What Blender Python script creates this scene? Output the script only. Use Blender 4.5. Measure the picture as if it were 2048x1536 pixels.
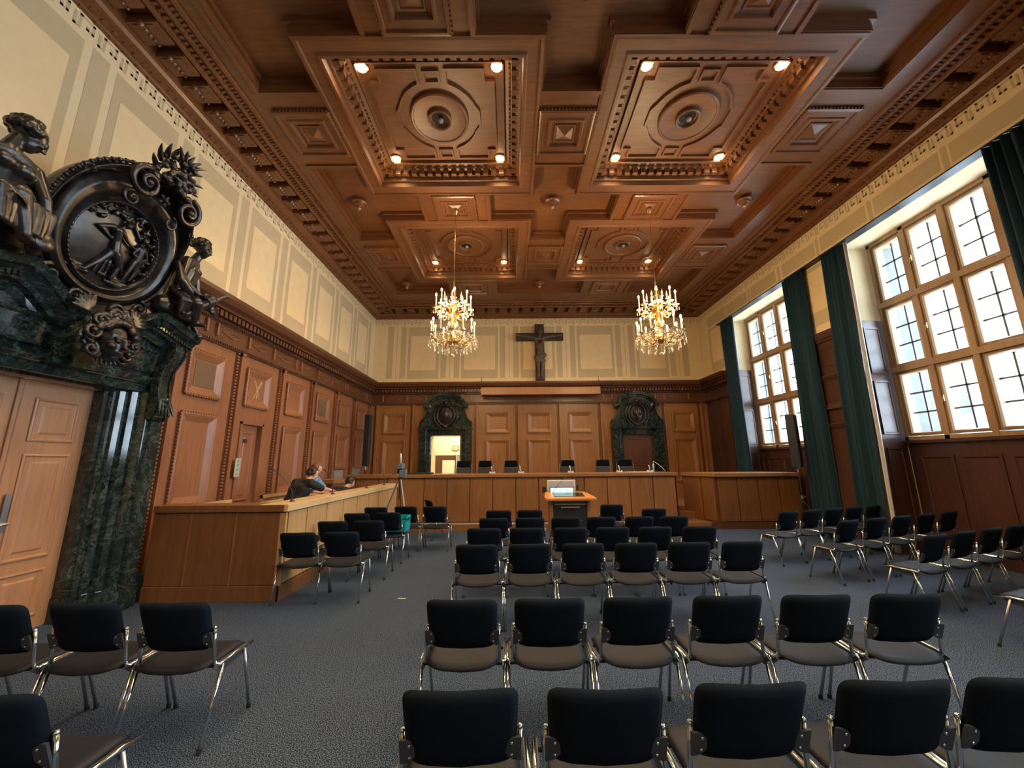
import bpy, bmesh, math, random
from math import sin, cos, pi, radians, sqrt
from mathutils import Vector, Matrix, Euler

for o in list(bpy.data.objects):
    bpy.data.objects.remove(o)
SC = bpy.context.scene
COL = SC.collection
random.seed(7)

# ---------------------------------------------------------------- camera
CAM_H = 1.70
def make_camera(pitch=11.4, roll=.5, yaw=.2, focal_px=769.0):
    p, r, y = map(radians, (pitch, roll, yaw))
    fw = Vector((sin(y) * cos(p), cos(y) * cos(p), sin(p)))
    rt = Vector((cos(y), -sin(y), 0))
    up = rt.cross(fw)
    up2 = up * cos(r) + rt * sin(r)
    rt2 = rt * cos(r) - up * sin(r)
    cam = bpy.data.cameras.new('camera')
    cam.sensor_width = 36
    cam.sensor_fit = 'HORIZONTAL'
    cam.lens = focal_px / 2048 * 36
    cam.clip_start = .05
    cam.clip_end = 400
    o = bpy.data.objects.new('camera', cam)
    COL.objects.link(o)
    m = Matrix((rt2, up2, -fw)).transposed().to_4x4()
    m.translation = (0, 0, CAM_H)
    o.matrix_world = m
    SC.camera = o
make_camera()

# ---------------------------------------------------------------- world, exposure, light
SC.view_settings.view_transform = 'Standard'
SC.view_settings.look = 'None'
SC.view_settings.exposure = 1.05
SC.view_settings.gamma = 1
SC.view_settings.use_curve_mapping = False
W = bpy.data.worlds.new('sky')
SC.world = W
W.use_nodes = True
bg = W.node_tree.nodes['Background']
bg.inputs[0].default_value = (.66, .84, 1.0, 1)
bg.inputs[1].default_value = 10.5
cy = SC.cycles
cy.max_bounces = 7
cy.diffuse_bounces = 4
cy.glossy_bounces = 3
cy.transmission_bounces = 4
cy.transparent_max_bounces = 10
cy.caustics_reflective = False
cy.caustics_refractive = False
cy.sample_clamp_indirect = 6
cy.use_denoising = True

def add_light(name, kind, loc, energy, color, radius=.03, **k):
    l = bpy.data.lights.new(name, kind)
    l.energy = energy
    l.color = color
    if kind != 'AREA':
        l.shadow_soft_size = radius
    o = bpy.data.objects.new(name, l)
    o.location = loc
    for a, v in k.items():
        setattr(l, a, v)
    COL.objects.link(o)
    return o

WINDOWS = [(4.58, 7.42), (8.92, 11.76), (.24, 3.08), (-4.1, -1.26)]   # Y ranges of the four windows
XL, XR, YB, YF = -5.0, 7.0, 13.6, -6.2
ZC = 7.2
CEIL_Z = 6.93
for a, b in WINDOWS:       # sampling portals in the window openings (they emit nothing themselves)
    o = add_light('window_daylight_portal', 'AREA', (7.78, (a + b) / 2, 4.05), 1, (1, 1, 1), shape='RECTANGLE', size=b - a, size_y=4.1)
    o.rotation_euler = (radians(90), 0, radians(90))
    o.data.cycles.is_portal = True
WARM = (1.0, .70, .38)
COFFER_X = (-1.18, 3.08)
COFFER_Y = (9.53, 5.575, 1.62, -2.335)
SPOT_W = 85
GLOW_W = .9
CHANDELIER_W = 230

# ---------------------------------------------------------------- helpers
def fL(p): return (XL + p[2], p[0], p[1])
def fB(p): return (p[0], YB - p[2], p[1])
def fR(p): return (XR - p[2], p[0], p[1])
def fF(p): return (p[0], YF + p[2], p[1])
def fC(p): return (p[0], p[1], ZC - p[2])
def fI(p): return p

class MB:
    def __init__(s, f=fI):
        s.v = []; s.fc = []; s.mi = []; s.f = f; s.m = 0
    def add(s, pts, faces):
        n = len(s.v)
        s.v += [tuple(s.f(p)) for p in pts]
        for f in faces:
            s.fc.append(tuple(i + n for i in f)); s.mi.append(s.m)
        return s
    def box(s, x0, y0, z0, x1, y1, z1):
        p = [(x, y, z) for z in (z0, z1) for y in (y0, y1) for x in (x0, x1)]
        return s.add(p, [(0, 2, 3, 1), (4, 5, 7, 6), (0, 1, 5, 4), (2, 6, 7, 3), (0, 4, 6, 2), (1, 3, 7, 5)])
    def quad(s, a, b, c, d):
        return s.add([a, b, c, d], [(0, 1, 2, 3)])
    def rect(s, u0, v0, u1, v1, w=0):
        return s.quad((u0, v0, w), (u1, v0, w), (u1, v1, w), (u0, v1, w))
    def prism(s, poly, z0, z1, top=True, bot=True):
        n = len(poly)
        p = [(x, y, z0) for x, y in poly] + [(x, y, z1) for x, y in poly]
        f = [(i, (i + 1) % n, n + (i + 1) % n, n + i) for i in range(n)]
        if bot: f.append(tuple(range(n))[::-1])
        if top: f.append(tuple(range(n, 2 * n)))
        return s.add(p, f)
    def extr(s, prof, u0, u1, close=True):
        """profile of (w, v) pairs run along u"""
        n = len(prof)
        p = [(u0, v, w) for w, v in prof] + [(u1, v, w) for w, v in prof]
        f = [(i, (i + 1) % n, n + (i + 1) % n, n + i) for i in range(n if close else n - 1)]
        f += [tuple(range(n))[::-1], tuple(range(n, 2 * n))]
        return s.add(p, f)
    def tube(s, pts, r, n=8, caps=True):
        pts = [Vector(p) for p in pts]
        rr = r if isinstance(r, (list, tuple)) else [r] * len(pts)
        P = []; F = []
        prev = None
        for i, p in enumerate(pts):
            a = pts[max(i - 1, 0)]; b = pts[min(i + 1, len(pts) - 1)]
            t = (b - a).normalized()
            if prev is None:
                up = Vector((0, 0, 1)) if abs(t.z) < .9 else Vector((0, 1, 0))
                u = t.cross(up).normalized()
            else:
                u = (prev - t * prev.dot(t)).normalized()
            prev = u
            w = t.cross(u)
            for k in range(n):
                a_ = 2 * pi * k / n
                P.append(tuple(p + (u * cos(a_) + w * sin(a_)) * rr[i]))
        for i in range(len(pts) - 1):
            for k in range(n):
                F.append((i * n + k, i * n + (k + 1) % n, (i + 1) * n + (k + 1) % n, (i + 1) * n + k))
        if caps:
            F.append(tuple(range(n))[::-1]); F.append(tuple(range((len(pts) - 1) * n, len(pts) * n)))
        return s.add(P, F)
    def lathe(s, prof, c=(0, 0, 0), n=24, M=None):
        """profile (r, z) about the local z axis, placed by matrix M or at c"""
        P = []; F = []
        M = M or Matrix.Translation(c)
        for r, z in prof:
            for k in range(n):
                a = 2 * pi * k / n
                P.append(tuple(M @ Vector((r * cos(a), r * sin(a), z))))
        for i in range(len(prof) - 1):
            for k in range(n):
                F.append((i * n + k, i * n + (k + 1) % n, (i + 1) * n + (k + 1) % n, (i + 1) * n + k))
        if prof[0][0] > 1e-4: F.append(tuple(range(n))[::-1])
        if prof[-1][0] > 1e-4: F.append(tuple(range((len(prof) - 1) * n, len(prof) * n)))
        return s.add(P, F)
    def ell(s, c, r, n=10, m=6, M=None):
        if not isinstance(r, (list, tuple)): r = (r, r, r)
        M = M or Matrix.Identity(4)
        P = []; F = []
        for i in range(m + 1):
            th = pi * i / m
            for k in range(n):
                a = 2 * pi * k / n
                q = M @ Vector((r[0] * sin(th) * cos(a), r[1] * sin(th) * sin(a), r[2] * cos(th)))
                P.append((q.x + c[0], q.y + c[1], q.z + c[2]))
        for i in range(m):
            for k in range(n):
                F.append((i * n + k, (i + 1) * n + k, (i + 1) * n + (k + 1) % n, i * n + (k + 1) % n))
        return s.add(P, F)
    def cone(s, a, b, ra, rb, n=10):
        """closed round-ended limb"""
        a = Vector(a); b = Vector(b)
        d = (b - a); L = max(d.length, 1e-5); t = d / L
        pts = []; rr = []
        for k in (0.02, .35, .7, .92): pts.append(a - t * ra * cos(k * pi / 2)); rr.append(ra * sin(k * pi / 2))
        pts.append(a); rr.append(ra)
        pts.append(b); rr.append(rb)
        for k in (.92, .7, .35, 0.02): pts.append(b + t * rb * cos(k * pi / 2)); rr.append(rb * sin(k * pi / 2))
        return s.tube(pts, rr, n)
    def rectprof(s, x0, y0, x1, y1, prof, cap=True, apex=None):
        P = []; F = []
        for ins, w in prof:
            P += [(x0 + ins, y0 + ins, w), (x1 - ins, y0 + ins, w), (x1 - ins, y1 - ins, w), (x0 + ins, y1 - ins, w)]
        for i in range(len(prof) - 1):
            for k in range(4):
                F.append((i * 4 + k, i * 4 + (k + 1) % 4, i * 4 + 4 + (k + 1) % 4, i * 4 + 4 + k))
        b = (len(prof) - 1) * 4
        if apex is not None:
            P.append(((x0 + x1) / 2, (y0 + y1) / 2, apex))
            for k in range(4): F.append((b + k, b + (k + 1) % 4, len(P) - 1))
        elif cap:
            F.append((b, b + 1, b + 2, b + 3))
        return s.add(P, F)
    def ribbon(s, path, w, z0, z1, closed=False):
        """raised strip of width w along a 2D path, from height z0 to z1"""
        n = len(path); L = []; R = []
        V = [Vector(p) for p in path]
        for i in range(n):
            a = V[i - 1] if (i or closed) else None
            b = V[(i + 1) % n] if (i < n - 1 or closed) else None
            d1 = (V[i] - a).normalized() if a is not None else None
            d2 = (b - V[i]).normalized() if b is not None else None
            if d1 is None: d1 = d2
            if d2 is None: d2 = d1
            n1 = Vector((-d1.y, d1.x)); n2 = Vector((-d2.y, d2.x))
            m = n1 + n2
            if m.length < 1e-3: m = n1
            m.normalize()
            k = w / 2 / max(.35, m.dot(n1))
            L.append(V[i] + m * k); R.append(V[i] - m * k)
        P = []
        for i in range(n):
            P += [(L[i].x, L[i].y, z0), (L[i].x, L[i].y, z1), (R[i].x, R[i].y, z1), (R[i].x, R[i].y, z0)]
        F = []
        for i in range(n if closed else n - 1):
            j = (i + 1) % n
            for k in range(3):
                F.append((i * 4 + k, i * 4 + k + 1, j * 4 + k + 1, j * 4 + k))
        if not closed:
            F += [(0, 1, 2, 3), ((n - 1) * 4, (n - 1) * 4 + 3, (n - 1) * 4 + 2, (n - 1) * 4 + 1)]
        return s.add(P, F)
    def grid(s, fn, nu, nv, closed_u=False):
        P = [fn(i / nu, j / nv) for j in range(nv + 1) for i in range(nu + (0 if closed_u else 1))]
        m = nu + (0 if closed_u else 1)
        F = []
        for j in range(nv):
            for i in range(nu):
                i2 = (i + 1) % m
                F.append((j * m + i, j * m + i2, (j + 1) * m + i2, (j + 1) * m + i))
        return s.add(P, F)

def mesh_of(mb, name, mats, smooth=False, bevel=0, seg=1, weld=False):
    me = bpy.data.meshes.new(name)
    me.from_pydata(mb.v, [], mb.fc)
    if not isinstance(mats, (list, tuple)): mats = [mats]
    for m in mats: me.materials.append(m)
    if len(mats) > 1: me.polygons.foreach_set('material_index', mb.mi)
    bm = bmesh.new(); bm.from_mesh(me)
    if weld: bmesh.ops.remove_doubles(bm, verts=bm.verts, dist=.0004)
    bmesh.ops.recalc_face_normals(bm, faces=bm.faces)
    if bevel:
        es = [e for e in bm.edges if len(e.link_faces) == 2 and e.calc_face_angle(0) > .6]
        bmesh.ops.bevel(bm, geom=es, offset=bevel, segments=seg, profile=.6, affect='EDGES', clamp_overlap=True)
    bm.to_mesh(me); bm.free()
    if smooth:
        me.polygons.foreach_set('use_smooth', [True] * len(me.polygons))
        if smooth != 'all':
            try: me.set_sharp_from_angle(angle=radians(38))
            except Exception: pass
    me.update()
    return me

def link(name, me, parent=None):
    o = bpy.data.objects.new(name, me)
    COL.objects.link(o)
    if parent is not None: o.parent = parent
    return o
def obj(name, mb, mats, parent=None, **k):
    return link(name, mesh_of(mb, name, mats, **k), parent)
def tag(o, label=None, cat=None, group=None, kind=None):
    if label: o['label'] = label
    if cat: o['category'] = cat
    if group: o['group'] = group
    if kind: o['kind'] = kind
    return o
def struct(o, label=None):
    o['kind'] = 'structure'
    if label: o['label'] = label
    return o
def thing(name, label, cat, loc=(0, 0, 0), rz=0, group=None):
    o = bpy.data.objects.new(name, None)
    o.empty_display_size = .1
    COL.objects.link(o)
    o.location = loc; o.rotation_euler = (0, 0, rz)
    return tag(o, label, cat, group)
def copy_tree(o, parent=None):
    c = o.copy(); COL.objects.link(c)
    if parent is not None: c.parent = parent
    for ch in KIDS.get(o.name, ()): copy_tree(ch, c)
    return c
KIDS = {}
def index_kids():
    KIDS.clear()
    for o in bpy.data.objects:
        if o.parent: KIDS.setdefault(o.parent.name, []).append(o)

def fuse(mb, name, mat, parent=None, voxel=.012, smooth=3, f=None):
    """melt overlapping closed shapes into one continuous skin"""
    me = mesh_of(mb, name, mat)
    t = bpy.data.objects.new('tmp', me); COL.objects.link(t)
    r = t.modifiers.new('r', 'REMESH'); r.mode = 'VOXEL'; r.voxel_size = voxel; r.use_smooth_shade = True
    if smooth:
        q = t.modifiers.new('s', 'SMOOTH'); q.iterations = smooth; q.factor = .5
    dg = bpy.context.evaluated_depsgraph_get(); dg.update()
    nm = bpy.data.meshes.new_from_object(t.evaluated_get(dg))
    bpy.data.objects.remove(t)
    nm.name = name
    if f:
        for v in nm.vertices: v.co = f(v.co)
    nm.materials.clear(); nm.materials.append(mat)
    nm.polygons.foreach_set('use_smooth', [True] * len(nm.polygons))
    return link(name, nm, parent)

# ---------------------------------------------------------------- materials
def nodes(name):
    m = bpy.data.materials.new(name); m.use_nodes = True
    nt = m.node_tree
    return m, nt, nt.nodes['Principled BSDF']
def setp(b, **k):
    for a, v in k.items():
        b.inputs[a.replace('_', ' ')].default_value = v
def flat(name, col, rough=.5, metal=0, noise_amt=0, scale=40, spec=None, coat=0, bump=0):
    m, nt, b = nodes(name)
    setp(b, Base_Color=(*col, 1), Roughness=rough, Metallic=metal)
    if spec is not None: b.inputs['Specular IOR Level'].default_value = spec
    if coat: b.inputs['Coat Weight'].default_value = coat
    if noise_amt or bump:
        tc = nt.nodes.new('ShaderNodeTexCoord'); n = nt.nodes.new('ShaderNodeTexNoise')
        n.inputs['Scale'].default_value = scale; n.inputs['Detail'].default_value = 4
        nt.links.new(tc.outputs['Object'], n.inputs['Vector'])
        if noise_amt:
            cr = nt.nodes.new('ShaderNodeValToRGB')
            cr.color_ramp.elements[0].position = .3; cr.color_ramp.elements[1].position = .7
            cr.color_ramp.elements[0].color = (*[c * (1 - noise_amt) for c in col], 1)
            cr.color_ramp.elements[1].color = (*[min(1, c * (1 + noise_amt)) for c in col], 1)
            nt.links.new(n.outputs[0], cr.inputs[0]); nt.links.new(cr.outputs[0], b.inputs['Base Color'])
        if bump:
            bp = nt.nodes.new('ShaderNodeBump'); bp.inputs['Strength'].default_value = bump; bp.inputs['Distance'].default_value = .01
            nt.links.new(n.outputs[0], bp.inputs['Height']); nt.links.new(bp.outputs[0], b.inputs['Normal'])
    return m
def wood(name, dark, light, grain=(14, 14, .9), rough=.38, coat=.15, big=.8):
    m, nt, b = nodes(name)
    tc = nt.nodes.new('ShaderNodeTexCoord'); mp = nt.nodes.new('ShaderNodeMapping')
    mp.inputs['Scale'].default_value = grain
    n = nt.nodes.new('ShaderNodeTexNoise'); n.inputs['Scale'].default_value = 2.2; n.inputs['Detail'].default_value = 7; n.inputs['Roughness'].default_value = .65
    n2 = nt.nodes.new('ShaderNodeTexNoise'); n2.inputs['Scale'].default_value = big; n2.inputs['Detail'].default_value = 2
    nt.links.new(tc.outputs['Object'], mp.inputs[0]); nt.links.new(mp.outputs[0], n.inputs['Vector']); nt.links.new(tc.outputs['Object'], n2.inputs['Vector'])
    ad = nt.nodes.new('ShaderNodeMath'); ad.operation = 'MULTIPLY_ADD'; ad.inputs[1].default_value = .6
    nt.links.new(n.outputs[0], ad.inputs[0])
    mu = nt.nodes.new('ShaderNodeMath'); mu.operation = 'MULTIPLY'; mu.inputs[1].default_value = .4
    nt.links.new(n2.outputs[0], mu.inputs[0]); nt.links.new(mu.outputs[0], ad.inputs[2])
    cr = nt.nodes.new('ShaderNodeValToRGB')
    cr.color_ramp.elements[0].position = .34; cr.color_ramp.elements[1].position = .66
    cr.color_ramp.elements[0].color = (*dark, 1); cr.color_ramp.elements[1].color = (*light, 1)
    nt.links.new(ad.outputs[0], cr.inputs[0]); nt.links.new(cr.outputs[0], b.inputs['Base Color'])
    bp = nt.nodes.new('ShaderNodeBump'); bp.inputs['Strength'].default_value = .12; bp.inputs['Distance'].default_value = .004
    nt.links.new(n.outputs[0], bp.inputs['Height']); nt.links.new(bp.outputs[0], b.inputs['Normal'])
    setp(b, Roughness=rough); b.inputs['Coat Weight'].default_value = coat; b.inputs['Coat Roughness'].default_value = .3
    return m
def emit(name, col, strength):
    m, nt, b = nodes(name)
    setp(b, Base_Color=(*col, 1), Roughness=.3)
    b.inputs['Emission Color'].default_value = (*col, 1); b.inputs['Emission Strength'].default_value = strength
    m.cycles.emission_sampling = 'NONE'
    return m
def carpet_mat():
    m, nt, b = nodes('carpet_grey_blue')
    tc = nt.nodes.new('ShaderNodeTexCoord')
    n = nt.nodes.new('ShaderNodeTexNoise'); n.inputs['Scale'].default_value = 150; n.inputs['Detail'].default_value = 0
    n2 = nt.nodes.new('ShaderNodeTexNoise'); n2.inputs['Scale'].default_value = 1.1; n2.inputs['Detail'].default_value = 3
    cr = nt.nodes.new('ShaderNodeValToRGB'); cr.color_ramp.elements[0].position = .46; cr.color_ramp.elements[1].position = .64
    cr.color_ramp.elements[0].color = (.010, .017, .031, 1); cr.color_ramp.elements[1].color = (.125, .175, .285, 1)
    mx = nt.nodes.new('ShaderNodeMixRGB'); mx.blend_type = 'MULTIPLY'; mx.inputs[0].default_value = .2
    nt.links.new(tc.outputs['Object'], n.inputs['Vector']); nt.links.new(tc.outputs['Object'], n2.inputs['Vector'])
    nt.links.new(n.outputs[0], cr.inputs[0]); nt.links.new(cr.outputs[0], mx.inputs[1]); nt.links.new(n2.outputs[0], mx.inputs[2])
    nt.links.new(mx.outputs[0], b.inputs['Base Color'])
    bp = nt.nodes.new('ShaderNodeBump'); bp.inputs['Strength'].default_value = .03; bp.inputs['Distance'].default_value = .002
    nt.links.new(n.outputs[0], bp.inputs['Height']); nt.links.new(bp.outputs[0], b.inputs['Normal'])
    setp(b, Roughness=.95); b.inputs['Specular IOR Level'].default_value = .15
    return m
def marble_mat():
    m, nt, b = nodes('green_serpentine_marble')
    tc = nt.nodes.new('ShaderNodeTexCoord')
    n = nt.nodes.new('ShaderNodeTexNoise'); n.inputs['Scale'].default_value = 7.5; n.inputs['Detail'].default_value = 12; n.inputs['Roughness'].default_value = .8; n.inputs['Distortion'].default_value = 1.3
    cr = nt.nodes.new('ShaderNodeValToRGB'); e = cr.color_ramp.elements
    e[0].position = .38; e[0].color = (.003, .006, .006, 1)
    e[1].position = .56; e[1].color = (.020, .034, .028, 1)
    q = e.new(.63); q.color = (.050, .080, .072, 1)
    q = e.new(.71); q.color = (.26, .33, .30, 1)
    v = nt.nodes.new('ShaderNodeTexNoise'); v.inputs['Scale'].default_value = 2.6; v.inputs['Detail'].default_value = 12; v.inputs['Roughness'].default_value = .7; v.inputs['Distortion'].default_value = 1.0
    ab = nt.nodes.new('ShaderNodeMath'); ab.operation = 'SUBTRACT'; ab.inputs[1].default_value = .5
    ac = nt.nodes.new('ShaderNodeMath'); ac.operation = 'ABSOLUTE'
    vr = nt.nodes.new('ShaderNodeValToRGB'); vr.color_ramp.elements[0].position = 0; vr.color_ramp.elements[0].color = (.22, .22, .22, 1)
    vr.color_ramp.elements[1].position = .016; vr.color_ramp.elements[1].color = (0, 0, 0, 1)
    mx = nt.nodes.new('ShaderNodeMixRGB'); mx.inputs[2].default_value = (.30, .38, .33, 1)
    for nn in (n, v): nt.links.new(tc.outputs['Object'], nn.inputs['Vector'])
    nt.links.new(n.outputs[0], cr.inputs[0]); nt.links.new(v.outputs[0], ab.inputs[0]); nt.links.new(ab.outputs[0], ac.inputs[0]); nt.links.new(ac.outputs[0], vr.inputs[0])
    nt.links.new(vr.outputs[0], mx.inputs[0]); nt.links.new(cr.outputs[0], mx.inputs[1]); nt.links.new(mx.outputs[0], b.inputs['Base Color'])
    setp(b, Roughness=.10); b.inputs['Coat Weight'].default_value = .4; b.inputs['Coat Roughness'].default_value = .08
    return m
def glass_mat(name, tint=(1, 1, 1), gloss=.06):
    m = bpy.data.materials.new(name); m.use_nodes = True; nt = m.node_tree; nt.nodes.clear()
    out = nt.nodes.new('ShaderNodeOutputMaterial'); t = nt.nodes.new('ShaderNodeBsdfTransparent'); g = nt.nodes.new('ShaderNodeBsdfGlossy'); mx = nt.nodes.new('ShaderNodeMixShader')
    t.inputs[0].default_value = (*tint, 1); g.inputs['Roughness'].default_value = .03; mx.inputs[0].default_value = gloss
    nt.links.new(t.outputs[0], mx.inputs[1]); nt.links.new(g.outputs[0], mx.inputs[2]); nt.links.new(mx.outputs[0], out.inputs[0])
    return m
def bronze_mat():
    m, nt, b = nodes('dark_bronze')
    tc = nt.nodes.new('ShaderNodeTexCoord'); n = nt.nodes.new('ShaderNodeTexNoise'); n.inputs['Scale'].default_value = 9; n.inputs['Detail'].default_value = 6
    cr = nt.nodes.new('ShaderNodeValToRGB'); cr.color_ramp.elements[0].position = .35; cr.color_ramp.elements[1].position = .7
    cr.color_ramp.elements[0].color = (.014, .012, .012, 1); cr.color_ramp.elements[1].color = (.050, .042, .037, 1)
    nt.links.new(tc.outputs['Object'], n.inputs['Vector']); nt.links.new(n.outputs[0], cr.inputs[0]); nt.links.new(cr.outputs[0], b.inputs['Base Color'])
    bp = nt.nodes.new('ShaderNodeBump'); bp.inputs['Strength'].default_value = .25; bp.inputs['Distance'].default_value = .01
    nt.links.new(n.outputs[0], bp.inputs['Height']); nt.links.new(bp.outputs[0], b.inputs['Normal'])
    setp(b, Roughness=.30, Metallic=.45); b.inputs['Coat Weight'].default_value = .3; b.inputs['Coat Roughness'].default_value = .25
    return m

WOOD_RED = wood('oak_reddish_wall', (.20, .075, .032), (.35, .150, .070))
WOOD_BACK = wood('oak_honey_wall_lit', (.24, .105, .038), (.42, .20, .080))  # honey oak made lighter; lamplight on the back wall is in its colour
WOOD_DARK = wood('oak_dark_moulding', (.080, .030, .014), (.16, .066, .032), rough=.33)
WOOD_CEIL = wood('oak_ceiling', (.105, .036, .011), (.205, .076, .025), grain=(1.2, 12, 12), rough=.36)
WOOD_CEIL2 = wood('oak_ceiling_recess', (.115, .042, .013), (.22, .086, .029), grain=(1.2, 10, 10), rough=.46, coat=.04)
WOOD_DESK = wood('desk_veneer', (.20, .085, .028), (.34, .155, .055), grain=(9, 9, .7), rough=.42)
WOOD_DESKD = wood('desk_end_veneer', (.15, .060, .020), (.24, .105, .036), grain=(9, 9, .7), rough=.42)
WOOD_DARKR = wood('oak_shadowed_window_wall', (.045, .018, .012), (.090, .037, .025))  # darker copy of the oak; the window wall's shade is in its colour
WOOD_DOCK = wood('dock_veneer_window_lit', (.40, .225, .090), (.58, .36, .16), grain=(9, 9, .7), rough=.42)  # paler copy of the desk veneer; window light is put into the colour
WOOD_PALE = wood('desk_top_pale', (.55, .36, .17), (.74, .54, .30), grain=(9, .8, 9), rough=.4)
WOOD_DESKTOP = wood('desk_top_oak', (.22, .10, .034), (.38, .185, .068), grain=(.8, 9, 9), rough=.4)
WOOD_DOOR = wood('door_oak', (.30, .135, .062), (.45, .225, .11), grain=(12, 12, .8), rough=.4)
WOOD_ORANGE = wood('lectern_top_orange', (.50, .19, .05), (.66, .28, .08), grain=(1, 8, 8), rough=.35)
WOOD_WIN = wood('window_frame_oak', (.29, .175, .09), (.43, .28, .155), grain=(10, 10, 1), rough=.4)
CREAM = flat('wall_cream_paint', (.83, .67, .41), .85, noise_amt=.03, scale=6)
TAN = flat('wall_tan_stencil', (.60, .475, .285), .85, noise_amt=.03, scale=6)
TAN2 = flat('wall_pale_stencil_line', (.66, .56, .39), .85)
PANELC = flat('wall_panel_paint', (.86, .67, .385), .85, noise_amt=.03, scale=6)
CARPET = carpet_mat()
MARBLE = marble_mat()
BRONZE = bronze_mat()
GLASS = glass_mat('window_glass')
BRASS = flat('polished_brass', (.80, .52, .18), .22, 1)
CHROME = flat('chrome', (.72, .82, .82), .12, 1)
STEEL = flat('satin_steel', (.52, .54, .56), .3, 1)
FABRIC = flat('black_upholstery', (.005, .009, .017), .9, spec=.12, noise_amt=.3, scale=300, bump=.15)
FABRIC2 = flat('dark_grey_seat_fabric', (.011, .014, .021), .55, spec=.28, noise_amt=.25, scale=300, bump=.15)
BLACKP = flat('black_plastic', (.02, .022, .026), .42)
GREYP = flat('smoke_grey_plastic', (.045, .05, .06), .38)
WHITEP = flat('white_plastic', (.72, .72, .70), .45)
GREYV = flat('grey_metal_panel', (.30, .29, .27), .5)
CURTAIN = flat('teal_green_curtain', (.005, .034, .058), .85, noise_amt=.15, scale=60)
STONE = flat('weathered_grey_stone', (.085, .095, .09), .9, noise_amt=.12, scale=5)
LEAD = flat('dark_glazing_bar', (.10, .10, .11), .5)
TILE = flat('weathered_green_roof', (.075, .125, .13), .8, noise_amt=.15, scale=2)
BULB = emit('lit_spot_lens', (1.0, .86, .60), 9)
FLAME = emit('lit_candle_bulb', (1.0, .78, .42), 13)
WAX = flat('ivory_candle_tube', (.85, .74, .50), .5)
# ================================================================ FLOOR
m = MB(); m.box(-5.4, YF - .1, -.12, 8.6, 14.0, 0)
struct(obj('floor', m, CARPET), 'blue-grey speckled carpet floor of the courtroom')

# ================================================================ CEILING
OX, OY = 1.385, 1.25          # half size of a coffer opening
FB = .285                     # width of the frame band round it
GX = (-3.31, .95, 5.21)
GY = (11.5, 7.5525, 3.5975, -.3575, -4.3125)
gx = .46; gy = .4425
xs = set(); ys = set()
xs |= {XL + .2, XR - .2}; ys |= {YF + .2, YB - .2}
for c in GX: xs |= {c - gx, c + gx}
for c in COFFER_X: xs |= {c - OX, c + OX, c - gx - .28, c + gx + .28}
for c in GY: ys |= {c - gy, c + gy}
for c in COFFER_Y: ys |= {c - OY, c + OY, c - gy - .31, c + gy + .31}
xs = sorted(xs); ys = sorted(ys)
def near(v, cs, h): return any(abs(v - c) < h for c in cs)
REC = -.20
def cell(x, y):
    if near(x, COFFER_X, OX) and near(y, COFFER_Y, OY): return None
    inx = min(GX) - gx < x < max(GX) + gx; iny = min(GY) - gy < y < max(GY) + gy
    if not (inx and iny): return 0
    if near(x, GX, gx) and not near(y, COFFER_Y, gy + .31): return REC
    if near(y, GY, gy) and not near(x, COFFER_X, gx + .28): return REC
    return 0
m = MB(fC); lev = {}
for i in range(len(xs) - 1):
    for j in range(len(ys) - 1):
        h = cell((xs[i] + xs[i + 1]) / 2, (ys[j] + ys[j + 1]) / 2); lev[i, j] = h
        if h is None: continue
        m.m = 1 if h else 0
        m.rect(xs[i], ys[j], xs[i + 1], ys[j + 1], h)
m.m = 0
def edge(x0, y0, x1, y1, side, c0, c1):
    """moulding on a recess edge; side points into the recess; c0, c1: corner kinds (1 outer, -1 inner, 0 straight)"""
    dx, dy = side
    for o0, o1, w0, w1 in ((-.05, .012, -.02, .030), (0, .03, -.14, .010), (0, .075, REC - .01, -.12)):
        g0, g1 = [(o1 if c > 0 else (-o0 if c < 0 else 0)) for c in (c0, c1)]
        if dx: w0 += .002; w1 -= .002; g0 -= .0015 if g0 > 0 else 0; g1 -= .0015 if g1 > 0 else 0
        if dx: m.box(min(x0 + dx * o0, x0 + dx * o1), y0 - g0, w0, max(x0 + dx * o0, x0 + dx * o1), y1 + g1, w1)
        else: m.box(x0 - g0, min(y0 + dy * o0, y0 + dy * o1), w0, x1 + g1, max(y0 + dy * o0, y0 + dy * o1), w1)
def corner(i, j, di, dj, si, sj):
    if lev.get((i + di, j + dj), 0) != REC: return -1
    return 1 if lev.get((i + di + si, j + dj + sj), 0) == REC else 0
for (i, j), h in lev.items():
    if h != REC: continue
    for si, sj in ((-1, 0), (1, 0), (0, -1), (0, 1)):
        if lev.get((i + si, j + sj), 0) == REC: continue
        if si:
            x = xs[i] if si < 0 else xs[i + 1]
            edge(x, ys[j], x, ys[j + 1], (-si, 0), corner(i, j, 0, -1, si, 0), corner(i, j, 0, 1, si, 0))
        else:
            y = ys[j] if sj < 0 else ys[j + 1]
            edge(xs[i], y, xs[i + 1], y, (0, -sj), corner(i, j, -1, 0, 0, sj), corner(i, j, 1, 0, 0, sj))
m.box(XL - .3, YF - .3, -1.0, XR + 1.4, YB + .4, -.9)
ceiling = struct(obj('ceiling', m, [WOOD_CEIL, WOOD_CEIL2]), 'dark oak coffered ceiling')

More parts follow.
